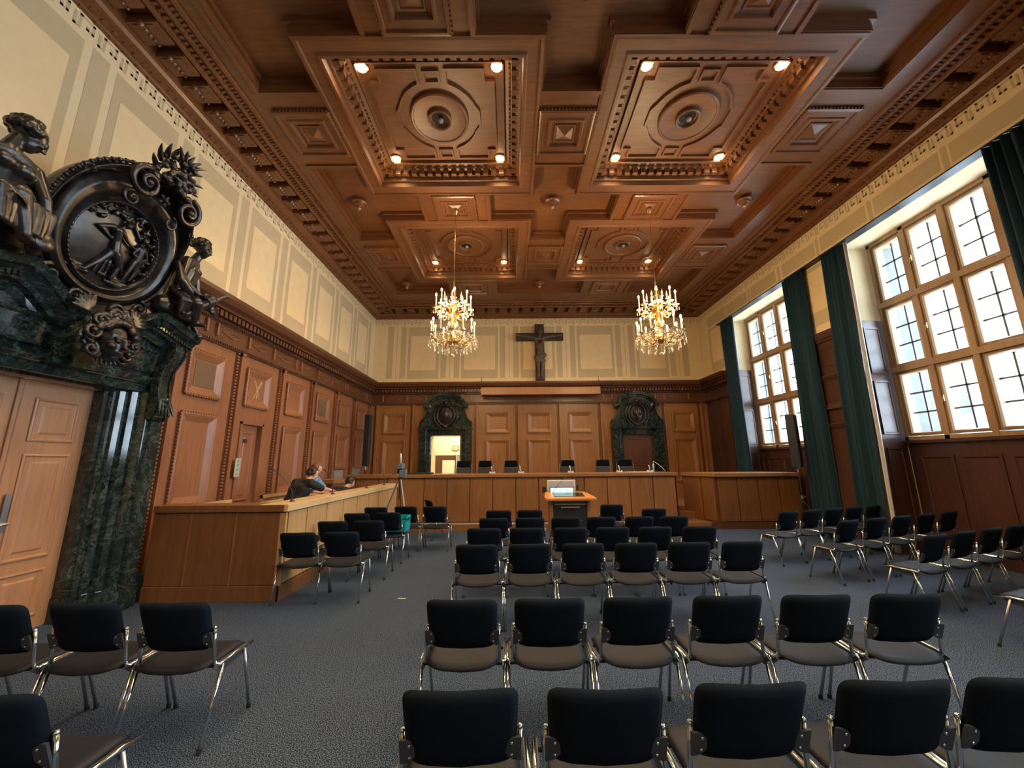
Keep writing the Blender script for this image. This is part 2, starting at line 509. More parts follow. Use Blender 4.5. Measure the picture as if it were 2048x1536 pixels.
# coffer: stepped frame, dentils, flat field with strapwork (one mesh, shared by all coffers)
def coffer_mesh():
    m = MB(lambda p: (p[0], p[1], -p[2]))
    A, B = OX, OY
    m.rectprof(-A - FB, -B - FB, A + FB, B + FB, [(0, 0), (0, .028), (.045, .034), (.06, .012), (FB - .07, .012), (FB - .05, .036), (FB - .01, .036), (FB, 0), (FB + .015, -.05),
               (FB + .05, -.055), (FB + .05, -.13), (FB + .085, -.14), (FB + .085, -.215), (FB + .16, -.235), (FB + .19, -.27), (FB + .25, -.285), (FB + .26, -.30)])
    for s_, (a, b) in enumerate(((A, B), (B, A))):
        n = int(a * 2 / .165)
        for k in range(n):
            u = -a + .12 + (2 * a - .24) * (k + .5) / n
            for q in (-1, 1):
                for (w0, w1, z0, z1, hw) in ((.03, .15, -.225, -.125, .048),):
                    x0, x1 = sorted((q * (b - w0), q * (b - w1)))
                    if s_ == 0: m.box(u - hw, x0, z0, u + hw, x1, z1)
                    else: m.box(x0, u - hw, z0, x1, u + hw, z1)
            for q in (-1, 1):
                for d in (-.03, .03):
                    x0, x1 = sorted((q * (b - .17), q * (b - .20)))
                    if s_ == 0: m.box(u + d - .018, x0, -.275, u + d + .018, x1, -.235)
                    else: m.box(x0, u + d - .018, -.275, x1, u + d + .018, -.235)
    z0, z1 = -.305, -.258
    def arc(cx, cy, r, a0, a1, n=7): return [(cx + r * cos(radians(a0 + (a1 - a0) * k / n)), cy + r * sin(radians(a0 + (a1 - a0) * k / n))) for k in range(n + 1)]
    for q in (1, -1):
        P = [(.22, .86), (.80, .86), (.80, .66), (.95, .66), (.95, -.66), (.80, -.66), (.80, -.86), (.22, -.86), (.22, -.64)] \
            + arc(0, 0, .66, -68, -22) + [(.68, -.15), (.68, .15)] + arc(0, 0, .66, 22, 68) + [(.22, .64)]
        m.ribbon([(q * x, y) for x, y in P], .035, z0, z1, True)
        m.rectprof(-.13, q * .74 - .1, .13, q * .74 + .1, [(0, z0), (0, z1), (.03, z1), (.04, z0 + .01)])
    for s in (0, 1):
        for q in (-1, 1):
            m.ribbon([(-1.08, q * .97), (1.08, q * .97)] if s == 0 else [(q * 1.10, -.95), (q * 1.10, .95)], .02, z0, z1 + .01)
    return mesh_of(m, 'coffer', WOOD_CEIL2)
CM = coffer_mesh()
for cy_ in COFFER_Y:
    for cx_ in COFFER_X:
        o = link('coffer', CM, ceiling); o.location = (cx_, cy_, ZC)
def block_mesh(hx, hy):
    m = MB(lambda p: (p[0], p[1], -p[2]))
    m.rectprof(-hx, -hy, hx, hy, [(0, 0), (0, .05), (.03, .06), (.05, .06), (.06, .035), (.15, .035), (.165, .06), (.20, .06), (.22, .02), (.27, .015), (.275, .035), (.30, .035), (.31, .02)], cap=False, apex=.085)
    for (a, b, s_) in ((hx, hy, 0), (hy, hx, 1)):
        n = int(2 * a / .055)
        for k in range(n):
            u = -a + 2 * a * (k + .5) / n
            for q in (-1, 1):
                x0, x1 = sorted((q * b, q * (b + .018)))
                if s_ == 0: m.box(u - .016, x0, 0, u + .016, x1, .04)
                else: m.box(x0, u - .016, 0, x1, u + .016, .04)
    return mesh_of(m, 'pyramid_block', WOOD_CEIL)
B1 = block_mesh(.45, .45); B2 = block_mesh(.45, .43)
for cy_ in COFFER_Y:
    for cx_ in GX:
        o = link('pyramid_block', B1, ceiling); o.location = (cx_, cy_, ZC)
for cy_ in GY:
    for cx_ in COFFER_X:
        o = link('pyramid_block', B2, ceiling); o.location = (cx_, cy_, ZC)

# ceiling cornice with modillions
CW = (XL, YF, XR, YB)
m = MB(fC)
d0 = ZC - CEIL_Z
m.rectprof(*CW, [(0, d0), (.05, d0), (.07, d0 - .02), (.12, d0 - .03), (.15, d0 - .045), (.22, d0 - .05), (.25, d0 - .09), (.28, d0 - .10), (.29, -.02), (.66, -.02), (.68, .125), (.72, .12), (.73, .06),
                 (.80, .055), (.82, .075), (.86, .07), (.87, .035), (.93, .03), (.95, .045), (.99, .04), (1.0, -.01)], cap=False)
def along(fn, inset, pitch):
    """call fn(u, q, axis) down each of the four sides"""
    for ax, a0, a1 in ((0, XL, XR), (1, YF, YB)):
        n = int((a1 - a0 - 2 * inset) / pitch)
        for k in range(n + 1):
            u = a0 + inset + (a1 - a0 - 2 * inset) * k / n
            for q in (0, 1): fn(u, q, ax)
def side_box(m, u, q, ax, i0, i1, hw, w0, w1):
    if ax == 0:
        y0, y1 = (YF + i0, YF + i1) if q == 0 else (YB - i1, YB - i0)
        m.box(u - hw, y0, w0, u + hw, y1, w1)
    else:
        x0, x1 = (XL + i0, XL + i1) if q == 0 else (XR - i1, XR - i0)
        m.box(x0, u - hw, w0, x1, u + hw, w1)
def modillion(u, q, ax):
    side_box(m, u, q, ax, .28, .66, .135, -.02, .150)
    side_box(m, u, q, ax, .34, .60, .11, .14, .162)
    for k, r in enumerate((.042, .036, .030, .024, .018)):
        e = .47; w = u - .12 + .062 * k
        c = {(0, 0): (w, YF + e), (0, 1): (w, YB - e), (1, 0): (XL + e, w), (1, 1): (XR - e, w)}[ax, q]
        m.ell((c[0], c[1], .165), (r, r, r * 1.1), 8, 5)
along(modillion, .60, .405)
along(lambda u, q, ax: side_box(m, u, q, ax, .735, .79, .018, .05, .085), .8, .075)
along(lambda u, q, ax: side_box(m, u, q, ax, .875, .92, .014, .03, .055), .9, .06)
along(lambda u, q, ax: side_box(m, u, q, ax, .10, .135, .025, d0 - .04, d0 - .015), .15, .13)
along(lambda u, q, ax: side_box(m, u, q, ax, .02, .05, .022, d0 - .01, d0 + .012), .15, .17)
obj('cornice', m, WOOD_CEIL, ceiling)

# ================================================================ WALLS: painted upper zone
def key_band(m, u0, u1, z0, z1, w=.003):
    """running key pattern painted on the wall"""
    p = .27; n = max(1, int(round((u1 - u0) / p))); p = (u1 - u0) / n; t = .030
    h = z1 - z0
    m.m = 1
    for k in range(n):
        a = u0 + k * p
        R = [(a, z0, a + t, z1), (a, z1 - t, a + p * .62, z1), (a + p * .62 - t, z0 + h * .28, a + p * .62, z1), (a + p * .30, z0 + h * .28, a + p * .62, z0 + h * .28 + t),
             (a + p * .30, z0 + h * .28, a + p * .30 + t, z0 + h * .62), (a + p * .8, z0, a + p * .8 + t, z1 - .02), (a + p * .8, z0, a + p, z0 + t)]
        for r in R: m.rect(*r, w)
    m.m = 0
def painted(m, segs, z0=4.47, z1=6.95):
    """segs: ('s', u0, u1) tan strip, ('p', u0, u1) framed panel, ('l', u) fine line"""
    for s in segs:
        if s[0] == 's': m.m = 1; m.rect(s[1], z0 + .21, s[2], 6.64, .003)
        if s[0] == 'l': m.m = 1; m.rect(s[1] - .012, z0 + .21, s[1] + .012, 6.6, .003)
        if s[0] == 'p':
            m.m = 1; m.rect(s[1], z0 + .19, s[2], 6.62, .003)
            m.m = 2; m.rect(s[1] + .10, 4.98, s[2] - .10, 6.28, .006)
    m.m = 0
UP = [CREAM, TAN, PANELC]
# left wall
m = MB(fL)
m.box(YF, 4.3, -.3, YB + .3, 8.15, 0); m.box(YF, 0, -.3, 3.23, 4.3, 0); m.box(3.23, 2.60, -.3, 4.67, 4.3, 0); m.box(4.67, 0, -.3, 7.10, 4.3, 0); m.box(7.76, 0, -.3, YB + .3, 4.3, 0); m.box(7.1, 2.47, -.3, 7.76, 4.3, 0)
segs = []
for k in range(-8, 6):
    c = 6.49 + 1.3175 * k
    segs += [('s', c - .10, c + .10)]
    if c + 1.13 < 13.5: segs += [('p', c + .19, c + 1.125)]
painted(m, segs); key_band(m, YF, YB, 6.70, 6.90)
wall_left = struct(obj('wall_left', m, UP), 'cream wall with painted tan panels on the door side')
# back wall
m = MB(fB)
DO = (-2.78, -1.78)
m.box(XL - .3, 2.6, -.35, XR + 1, 8.15, 0); m.box(XL - .3, 0, -.35, DO[0], 2.6, 0); m.box(DO[1], 0, -.35, XR + 1, 2.6, 0)
segs = []
for a, b in ((-3.76, -2.62), (-1.80, -.46), (.37, 1.63), (2.46, 3.80), (4.62, 5.76)):
    segs += [('p', a, b), ('s', a - .27, a - .07), ('s', b + .07, b + .27)]
for u in (-4.17, -2.21, -.045, 2.045, 4.21, 6.17): segs.append(('l', u))
segs += [('s', -4.52, -4.30), ('s', 6.30, 6.52)]
painted(m, segs); key_band(m, XL, XR, 6.70, 6.90)
wall_back = struct(obj('wall_back', m, UP), "cream painted wall behind the judges' bench")
# rear wall (behind the camera)
m = MB(fF); m.box(XL - .3, 0, -.2, XR + 1, 8.15, 0)
painted(m, [('p', -4 + k * 1.5, -2.9 + k * 1.5) for k in range(7)]); m.m = 0
struct(obj('wall_rear', m, UP), 'wall behind the camera')
# right wall: header over the windows, piers, recesses
m = MB(fR)
PIER = []
ws = sorted(WINDOWS)
pts = [YF] + [v for w_ in ws for v in (w_[0] - .04, w_[1] + .04)] + [YB]
RD = .60
m.box(YF, 6.10, -1.3, YB + .3, 8.15, 0)                                  # header
for i in range(0, len(pts), 2):
    a, b = pts[i], pts[i + 1]
    PIER.append((a, b))
    s0 = 0 if i == 0 else .06
    s1 = 0 if i == len(pts) - 2 else .06
    P = [(a + s0, 0), (b - s1, 0), (b, -RD - .04), (b, -.9), (a, -.9), (a, -RD - .04)]
    # splayed reveals, full height
    n = len(P)
    m.add([(u, 0, w) for u, w in P] + [(u, 6.10, w) for u, w in P], [(k, (k + 1) % n, n + (k + 1) % n, n + k) for k in range(n)] + [tuple(range(n)), tuple(range(n, 2 * n))])
for a, b in ws:
    m.box(a - .1, 0, -.9, b + .1, 1.99, -RD)                            # wall under the window
segs = [('s', a, b) for a, b in ()]
key_band(m, YF, YB, 6.70, 6.90)
m.m = 1
k0 = YF
edges_ = [12.96, 11.86, 11.70, 10.60, 10.44, 9.36, 9.06, 8.03, 7.87, 6.8, 6.64, 5.55, 5.39, 4.3, 4.14, 3.0, 2.84, 1.7]
m.rect(11.86, 6.26, 12.96, 6.62, .003)
for a, b in ((10.60, 11.70), (9.36, 10.44), (8.03, 9.10), (6.72, 7.87), (5.40, 6.56), (4.1, 5.24), (2.8, 3.94)): m.rect(a, 6.26, b, 6.60, .003)
for a in (11.78, 10.52, 9.23, 7.95, 6.64, 5.32, 4.02): m.rect(a - .045, 6.20, a + .045, 6.62, .003)
m.rect(12.1, 4.66, 12.96, 6.2, .003)
m.m = 2; m.rect(12.22, 4.98, 12.84, 6.1, .006)
for a, b in PIER[1:-1]:
    m.m = 1; m.rect(a + .28, 4.66, b - .28, 6.05, .003); m.m = 2; m.rect(a + .38, 4.98, b - .38, 5.95, .006)
m.m = 0
wall_right = struct(obj('wall_right', m, UP), 'window wall with cream painted lintel')

# ================================================================ WALLS: wainscot
ENT = [(0, 3.70), (.05, 3.70), (.055, 3.75), (.03, 3.78), (.03, 4.06), (.055, 4.08), (.085, 4.13), (.085, 4.24), (.20, 4.25), (.22, 4.29), (.30, 4.33), (.35, 4.41), (.36, 4.47), (0, 4.48)]
BASEP = [(0, 0), (.07, 0), (.07, .26), (.05, .30), (0, .30)]
def entab(m, u0, u1, blocks=()):
    m.extr(ENT, u0, u1)
    n = int((u1 - u0) / .105)
    for k in range(n):
        u = u0 + (u1 - u0) * (k + .5) / n
        m.box(u - .032, 4.135, .08, u + .032, 4.235, .185)
    n = int((u1 - u0) / .05)
    for k in range(n):
        u = u0 + (u1 - u0) * (k + .5) / n
        m.box(u - .016, 4.085, .05, u + .016, 4.11, .09); m.box(u - .014, 3.715, .04, u + .014, 3.745, .075)
    m.m = 1
    for u in blocks: m.box(u - .020, 3.83, .02, u + .020, 4.05, .075)
    bb = sorted(blocks)
    for p_, q_ in zip(bb, bb[1:]):
        if q_ - p_ > .5:
            c = (p_ + q_) / 2; h = min(.26, (q_ - p_) / 2 - .12); m.ribbon([(c - h, 3.94), (c, 3.99), (c + h, 3.94), (c, 3.89)], .016, .02, .045, True)
    m.m = 0
PAN = [(0, .0), (0, .045), (.018, .055), (.035, .05), (.05, .046), (.135, .008), (.15, .008)]
def panel(m, u0, v0, u1, v1, beads=True, prof=PAN):
    m.rectprof(u0, v0, u1, v1, prof)
    if beads:
        for (a, b, c, d) in ((u0, v0, u1, v0), (u0, v1, u1, v1), (u0, v0, u0, v1), (u1, v0, u1, v1)):
            L = max(abs(c - a), abs(d - b)); n = int(L / .05)
            for k in range(n):
                t = (k + .5) / n; u = a + (c - a) * t; v = b + (d - b) * t
                if c != a: m.box(u - .016, v - .018, 0, u + .016, v + .018, .05)
                else: m.box(u - .018, v - .016, 0, u + .018, v + .016, .05)
def batten(m, u, z0=.3, z1=3.70, beads=True):
    m.box(u - .02, z0, 0, u + .05, z1, .075); m.box(u - .02, z1 - .06, 0, u + .06, z1, .09)
    m.m = 1; m.box(u - .10, z0, 0, u - .02, z1, .012); m.m = 0
    if beads:
        n = int((z1 - z0) / .055)
        for k in range(n):
            z = z0 + (z1 - z0) * (k + .5) / n
            m.box(u - .085, z - .016, .01, u - .035, z + .016, .042)
# left
BAT = [5.54 + 1.322 * k for k in range(7)]
m = MB(fL); m.box(5.2, 0, 0, 7.10, 3.7, .004); m.box(7.76, 0, 0, YB, 3.7, .004); m.box(7.1, 2.47, 0, 7.76, 3.7, .004)
m.box(YF, 0, 0, 2.7, 3.7, .004)
m.extr(BASEP, 5.2, 7.1); m.extr(BASEP, 7.76, YB); m.extr(BASEP, YF, 2.7)
obj('wainscot_boards', m, WOOD_RED, wall_left)
m = MB(fL)
bl = []
for k in range(4): bl += [5.97 + 2.64 * k, 6.2 + 2.64 * k, 7.0 + 2.64 * k, 7.77 + 2.64 * k]
entab(m, 5.18, YB, [b for b in bl if b < 13.4]); entab(m, YF, 2.72)
obj('entablature', m, [WOOD_DARK, WOOD_RED], wall_left)
for u in BAT:
    m = MB(fL); batten(m, u); obj('batten', m, [WOOD_RED, WOOD_DARK], wall_left)
for k in range(6):
    a = BAT[k]
    m = MB(fL); panel(m, a + .23, 2.77, a + .95, 3.48); obj('raised_panel', m, WOOD_RED, wall_left)
    if k != 1:
        m = MB(fL); panel(m, a + .23, 1.08 if k < 4 else 1.55, a + .95, 2.49); obj('raised_panel', m, WOOD_RED, wall_left)
for k in (0, 3):
    a = BAT[k]; m = MB(fL); m.box(a + .38, 2.92, .005, a + .80, 3.33, .014); obj('inset_panel', m, flat('dull_tan_panel', (.15, .085, .045), .7, noise_amt=.1), wall_left)
m = MB(fL)      # crossed inlay over the small door
a = BAT[1]
for q in (1, -1):
    m.ribbon([(a + .59 - q * .10, 3.30), (a + .59 + q * .03, 3.08), (a + .59, 2.93)], .012, .008, .016)
    m.ribbon([(a + .59 + q * .12, 3.28), (a + .59 - q * .10, 2.93)], .010, .008, .016)
obj('inlay', m, WOOD_PALE, wall_left)
m = MB(fL)
for k in range(-5, 2):
    u = 2.5 + 1.32 * k - 1.5
    panel(m, u + .2, .5, u + 1.0, 2.5, False); panel(m, u + .2, 2.77, u + 1.0, 3.48, False)
obj('panelling_behind_camera', m, WOOD_RED, wall_left)
# back
m = MB(fB); m.box(XL, 0, 0, DO[0], 3.7, .004); m.box(DO[1], 0, 0, XR, 3.7, .004); m.box(DO[0], 2.6, 0, DO[1], 3.7, .004)
obj('wainscot_boards', m, WOOD_BACK, wall_back)
m = MB(fB)
entab(m, XL, XR, [-4.55, -3.68, -3.02, -2.75, -1.72, -1.38, -1.0, 3.3, 3.6, 5.15, 5.48, 6.35])
obj('entablature', m, [WOOD_DARK, WOOD_BACK], wall_back)
BB = (-4.74, -3.46, -1.2, .265, 1.73, 3.19, 5.45, 6.74)
for u in BB:
    m = MB(fB); batten(m, u, .45, 3.7, u > -1.3 and u < 3.2); obj('batten', m, [WOOD_BACK, WOOD_DARK], wall_back)
for a, b in ((-4.74, -3.46), (-1.2, .265), (.265, 1.73), (1.73, 3.19), (5.45, 6.74)):
    c = (a + b) / 2; h = min(.41, (b - a) / 2 - .25)
    for z0, z1 in ((2.69, 3.40), (1.0, 2.46)):
        m = MB(fB); panel(m, c - h + .0, z0, c + h, z1); obj('raised_panel', m, WOOD_BACK, wall_back)
# right
m = MB(fR)
m.box(PIER[-1][0] + .06, 0, 0, YB, 3.7, .004); entabs = []
for a, b in PIER[:-1]: m.box(a + .06 if a > YF else a, 0, 0, b - .06, 3.7, .004)
for a, b in ws:
    # wood lining of the recess: lower reveals and under the window
    m.box(a, 0, -RD + .0, b, 1.99, -RD + .012)
    for (u0, u1) in ((a - .04 + .02, a - .0), (b, b + .04 - .02)):
        pass
    m.quad((b + .032 - .06, 0, .0), (b + .032 - .06, 4.45, .0), (b + .028, 4.45, -RD), (b + .028, 0, -RD))
    m.quad((a - .032 + .06, 0, .0), (a - .032 + .06, 4.45, .0), (a - .028, 4.45, -RD), (a - .028, 0, -RD))
    for k in range(4):
        u0 = a + .12 + k * (b - a - .2) / 4
        m.rectprof(u0, .35, u0 + .56, 1.75, [(0, -RD + .012), (0, -RD + .03), (.04, -RD + .03), (.06, -RD + .016)])
    m.box(a - .02, 1.97, -RD - .02, b + .02, 2.02, -RD + .07)
    # reveal panels (far jamb)
    for z0, z1 in ((.3, 1.9), (2.15, 3.2), (3.35, 4.3)):
        def rv(p, b=b):
            t = p[0] / RD
            return fR((b - .030 + .058 * t - .004 - p[2], p[1], -p[0]))
        q = MB(rv); q.rectprof(.14, z0, .48, z1, [(0, 0), (0, .02), (.03, .02), (.045, .006)])
        m.v += [] ; n0 = len(m.v); m.v += q.v; m.fc += [tuple(i + n0 for i in f) for f in q.fc]; m.mi += [0] * len(q.fc)
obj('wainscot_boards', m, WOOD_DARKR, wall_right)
m = MB(fR); entab(m, PIER[-1][0] + .06, YB, [12.2, 12.9])
ENT = [(w * .25, v) for w, v in ENT]
for a, b in PIER[:-1]: m.extr(ENT, a + .06 if a > YF else a, b - .06)
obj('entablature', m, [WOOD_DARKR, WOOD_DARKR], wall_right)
for u in (12.1, 12.75, 13.4):
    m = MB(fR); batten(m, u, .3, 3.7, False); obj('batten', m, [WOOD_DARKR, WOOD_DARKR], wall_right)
for a, b in PIER[2:-1]:
    m = MB(fR)
    for z0, z1 in ((.5, 2.45), (2.75, 3.5)): panel(m, a + .35, z0, b - .35, z1, False)
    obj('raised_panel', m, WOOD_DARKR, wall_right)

# ================================================================ WINDOWS
def window(name, a, b, lab):
    root = MB(fR)
    w0, w1 = -RD - .17, -RD + .05
    za, zb = 2.02, 6.10
    t = .075
    root.box(a, za, w0, b, za + t, w1); root.box(a, zb - t, w0, b, zb, w1)
    root.box(a, za, w0, a + t, zb, w1); root.box(b - t, za, w0, b, zb, w1)
    n = 4; W_ = (b - a - t) / n; H_ = (zb - za - t) / 3
    for k in range(1, n): root.box(a + t / 2 + W_ * k - .045, za, w0, a + t / 2 + W_ * k + .045, zb, w1 + (.01 if k == 2 else 0))
    for k in range(1, 3): root.box(a, za + t / 2 + H_ * k - .055, w0, b, za + t / 2 + H_ * k + .055, w1 + .015)
    R = struct(obj(name, root, WOOD_WIN, bevel=.006), lab)
    for i in range(n):
        for j in range(3):
            u0 = a + t / 2 + W_ * i + .045; u1 = a + t / 2 + W_ * (i + 1) - .045
            v0 = za + t / 2 + H_ * j + .055; v1 = za + t / 2 + H_ * (j + 1) - .055
            m = MB(fR); s = .06
            m.rectprof(u0, v0, u1, v1, [(0, -RD - .15), (0, -RD + .02), (s - .015, -RD + .03), (s, -RD), (s, -RD - .15)], cap=False)
            sash = obj('sash', m, WOOD_WIN, R)
            m = MB(fR); u0 += s; u1 -= s; v0 += s; v1 -= s
            m.box((u0 + u1) / 2 - .014, v0, -RD - .13, (u0 + u1) / 2 + .014, v1, -RD - .09)
            for q in (1, 2): m.box(u0, v0 + (v1 - v0) * q / 3 - .014, -RD - .13, u1, v0 + (v1 - v0) * q / 3 + .014, -RD - .09)
            obj('glazing_bars', m, LEAD, sash)
            m = MB(fR); m.rect(u0, v0, u1, v1, -RD - .11); obj('pane', m, GLASS, sash)
            if i in (0, 2):
                m = MB(fR); uh = u1 + .03; vh = (v0 + v1) / 2
                m.box(uh - .008, vh - .05, -RD + .03, uh + .008, vh + .05, -RD + .045); m.tube([(uh, vh, -RD + .04), (uh, vh, -RD + .07), (uh, vh - .09, -RD + .08)], .007, 6)
                obj('handle', m, BRASS, sash)
    return R
window('window_1', *WINDOWS[1], 'far tall oak-framed window with leaded panes')
window('window_2', *WINDOWS[0], 'near tall oak-framed window with leaded panes')
window('window_3', *WINDOWS[2], 'window beside the camera')
window('window_4', *WINDOWS[3], 'window behind the camera')
# outer stone reveals
m = MB(fR)
for a, b in PIER: m.box(a - .0, 1.0, -1.35, b, 7.4, -.9)
m.box(YF, 1.0, -1.35, YB, 1.9, -.9)
struct(obj('wall_outside', m, STONE), 'pale stone outer face of the window wall')
# ================================================================ curtains
def curtain(y0, y1, yb0, yb1, lab, grp='teal curtains beside the tall windows'):
    n = 64; nz = 14; z1, z0 = 6.07, .04
    m = MB()
    folds = max(4, int((y1 - y0) / .105))
    ph = random.random() * 6
    def fn(u, v):
        z = z0 + (z1 - z0) * v
        t = (1 - v) ** 1.3
        y = (y0 + (yb0 - y0) * t) + ((y1 + (yb1 - y1) * t) - (y0 + (yb0 - y0) * t)) * u
        a = .052 + .016 * sin(3 * u * pi + ph)
        x = 6.86 + a * sin(2 * pi * folds * u + .5 * sin(v * 3 + ph)) + .015 * sin(11 * u + 4 * v + ph)
        if u < .03 or u > .97: x += .03
        return (x, y + .01 * sin(2 * pi * folds * u * 2), z)
    m.grid(fn, folds * 8, nz)
    o = obj('curtain', m, CURTAIN, smooth='all')
    o.modifiers.new('s', 'SOLIDIFY').thickness = .008
    return tag(o, lab, 'curtain', grp)
curtain(11.28, 11.90, 11.30, 11.92, 'teal curtain nearest the back wall, narrow and dark')
curtain(8.34, 8.98, 8.44, 9.12, 'teal curtain at the near side of the far window, left of the dark pier')
cc = curtain(7.22, 7.72, 7.36, 7.98, 'teal curtain right of the dark pier, with a bright edge at the near window')
m = MB(); m.grid(lambda u, v: (6.90 + .03 * sin(u * 9), 7.15 + .12 * (1 - v) ** 1.3 + .07 * u, .04 + 6.03 * v), 8, 10)
o = obj('lining', m, flat('pale_lining_cloth', (.60, .58, .56), .8), cc, smooth='all'); o.modifiers.new('s', 'SOLIDIFY').thickness = .006
curtain(4.10, 4.79, 4.05, 4.79, 'teal curtain cut off by the right edge of the photo')
curtain(2.9, 3.3, 2.9, 3.3, 'teal curtain beside the camera')
curtain(-.1, .4, -.1, .4, 'teal curtain just behind the camera')
m = MB(fR); m.box(.0, 6.075, -.02, 12.15, 6.10, .17)
tag(obj('curtain_rail', m, BLACKP), 'thin dark curtain rail running along the foot of the painted lintel', 'rail')
# ================================================================ outside
m = MB(); m.box(30, 22, -6, 44, 62, 3.0)
b_ = thing('neighbouring_building', 'distant building with pale green roofs seen through the near window', 'building', (0, 0, 0))
obj('wall', m, STONE, b_)
m = MB(); m.prism([(29, 3.0), (45, 3.0), (37, 6.5)], -62, -22); m.v = [(x, -z, y) for x, y, z in m.v]
obj('roof', m, TILE, b_)
m = MB()
for y in (28, 38, 50): m.box(33, y, 4, 34.2, y + 1.6, 7.2)
obj('chimney', m, STONE, b_)
# ================================================================ DOORS AND MARBLE PORTALS
def leaf(m, u0, u1, z0, z1, w, t=.05, rows=((.05, .235), (.28, .70), (.75, .93)), s=.13):
    m.box(u0, z0, w - t, u1, z1, w)
    H = z1 - z0
    for a, b in rows:
        m.rectprof(u0 + s, z0 + H * a, u1 - s, z0 + H * b, [(0, w), (0, w + .012), (.02, w + .018), (.035, w + .004), (.08, w + .004), (.10, w + .014), (.12, w + .014)])
YP = 3.95
door = struct(thing('door_1', 'big double door of orange oak in the marble portal', 'door'))
for a, b in ((-.70, -.005), (.005, .70)):
    m = MB(fL); leaf(m, YP + a, YP + b, .01, 2.60, -.10); m.box(YP + (a if a < 0 else a) + (.0 if a > 0 else .66), .01, -.10, YP + (a if a > 0 else b) + (.035 if a > 0 else 0), 2.60, -.082)
    d = obj('door_leaf', m, WOOD_DOOR, door, bevel=.003)
    if a > 0:
        m = MB(fL); m.box(YP + .06, 1.05, -.082, YP + .11, 1.42, -.07); m.tube([(YP + .085, 1.13, -.08), (YP + .085, 1.13, -.02), (YP - .04, 1.13, -.02)], .014, 8); obj('handle', m, STEEL, d)
# marble main portal, u measured from its axis
def fP(p): return (XL + p[2], YP + p[0], p[1])
portal = thing('marble_portal', 'huge green marble door surround around the double door at the left', 'door surround')
JP = [(.69, -.14), (.69, .03), (.72, .05), (.72, .08), (.78, .08), (.79, .12), (.84, .14), (.86, .12), (.88, .18), (.93, .21), (.95, .20), (.97, .27), (1.01, .30), (1.03, .28), (1.05, .33), (1.21, .33), (1.24, .28), (1.25, 0.0), (1.25, -.14)]
for q in (1, -1):
    m = MB(fP); P = [(q * u, w) for u, w in JP]; n = len(P)
    m.add([(u, .0, w) for u, w in P] + [(u, 2.62, w) for u, w in P], [(k, (k + 1) % n, n + (k + 1) % n, n + k) for k in range(n)] + [tuple(range(n)), tuple(range(n, 2 * n))])
    PB = [(q * (u - (.012 if u < 1 else -.02)), w + .02) for u, w in JP]
    m.add([(u, .0, w) for u, w in PB] + [(u, .26, w) for u, w in PB], [(k, (k + 1) % n, n + (k + 1) % n, n + k) for k in range(n)] + [tuple(range(n)), tuple(range(n, 2 * n))])
    obj('jamb', m, MARBLE, portal, smooth=True)
    # scrolled console
    m = MB(fP); CP = [(.30, 2.30), (.36, 2.26), (.41, 2.34), (.42, 2.48), (.385, 2.62), (.37, 2.78), (.40, 2.92), (.47, 3.04), (.52, 3.14), (.53, 3.22), (.50, 3.29), (.42, 3.33), (.30, 3.34)]
    u0, u1 = sorted((q * .98, q * 1.19)); m.extr(CP, u0, u1)
    CPi = [(w + .015, v) for w, v in CP[3:11]]
    for e in (u0 + .01, u1 - .035): m.extr([(w + .018, v) for w, v in CP], e, e + .025)
    c = obj('console', m, MARBLE, portal, smooth=True)
    m = MB(fP)
    for k in range(5):
        a = (k - 2) * .035
        m.cone((q * 1.085 + a, 2.52, .42), (q * 1.085 + a * 1.5, 2.30 + abs(k - 2) * .02, .47), .028, .012, 8)
    m.ell((q * 1.085, 2.53, .43), (.09, .04, .04)); obj('carved_leaf', m, MARBLE, c, smooth='all')
m = MB(fP)
m.extr([(0, 2.60), (.10, 2.60), (.10, 2.63), (.16, 2.65), (.20, 2.70), (.27, 2.72), (.30, 2.77), (.30, 2.82), (0, 2.82)], -1.02, 1.02)
m.extr([(-.1, 2.62), (.24, 2.62), (.26, 2.82), (.35, 3.36), (-.1, 3.36)], -1.24, 1.24)
obj('lintel', m, MARBLE, portal, smooth=True)
for a, b in ((-1.0, -.28), (.28, 1.0)):
    m = MB(lambda p: fP((p[0], p[1], p[2] + (p[1] - 2.82) * .167 + (1 - abs(p[0])) * .065)))
    m.rectprof(a, 2.87, b, 3.17, [(0, .20), (0, .285), (.03, .295), (.05, .272), (.06, .272)]); obj('frieze_panel', m, MARBLE, portal)
m = MB(fP)
m.prism([(-.2, 2.72), (.2, 2.72), (.28, 3.3), (-.28, 3.3)], .2, .40)
obj('keystone', m, MARBLE, portal, smooth=True)
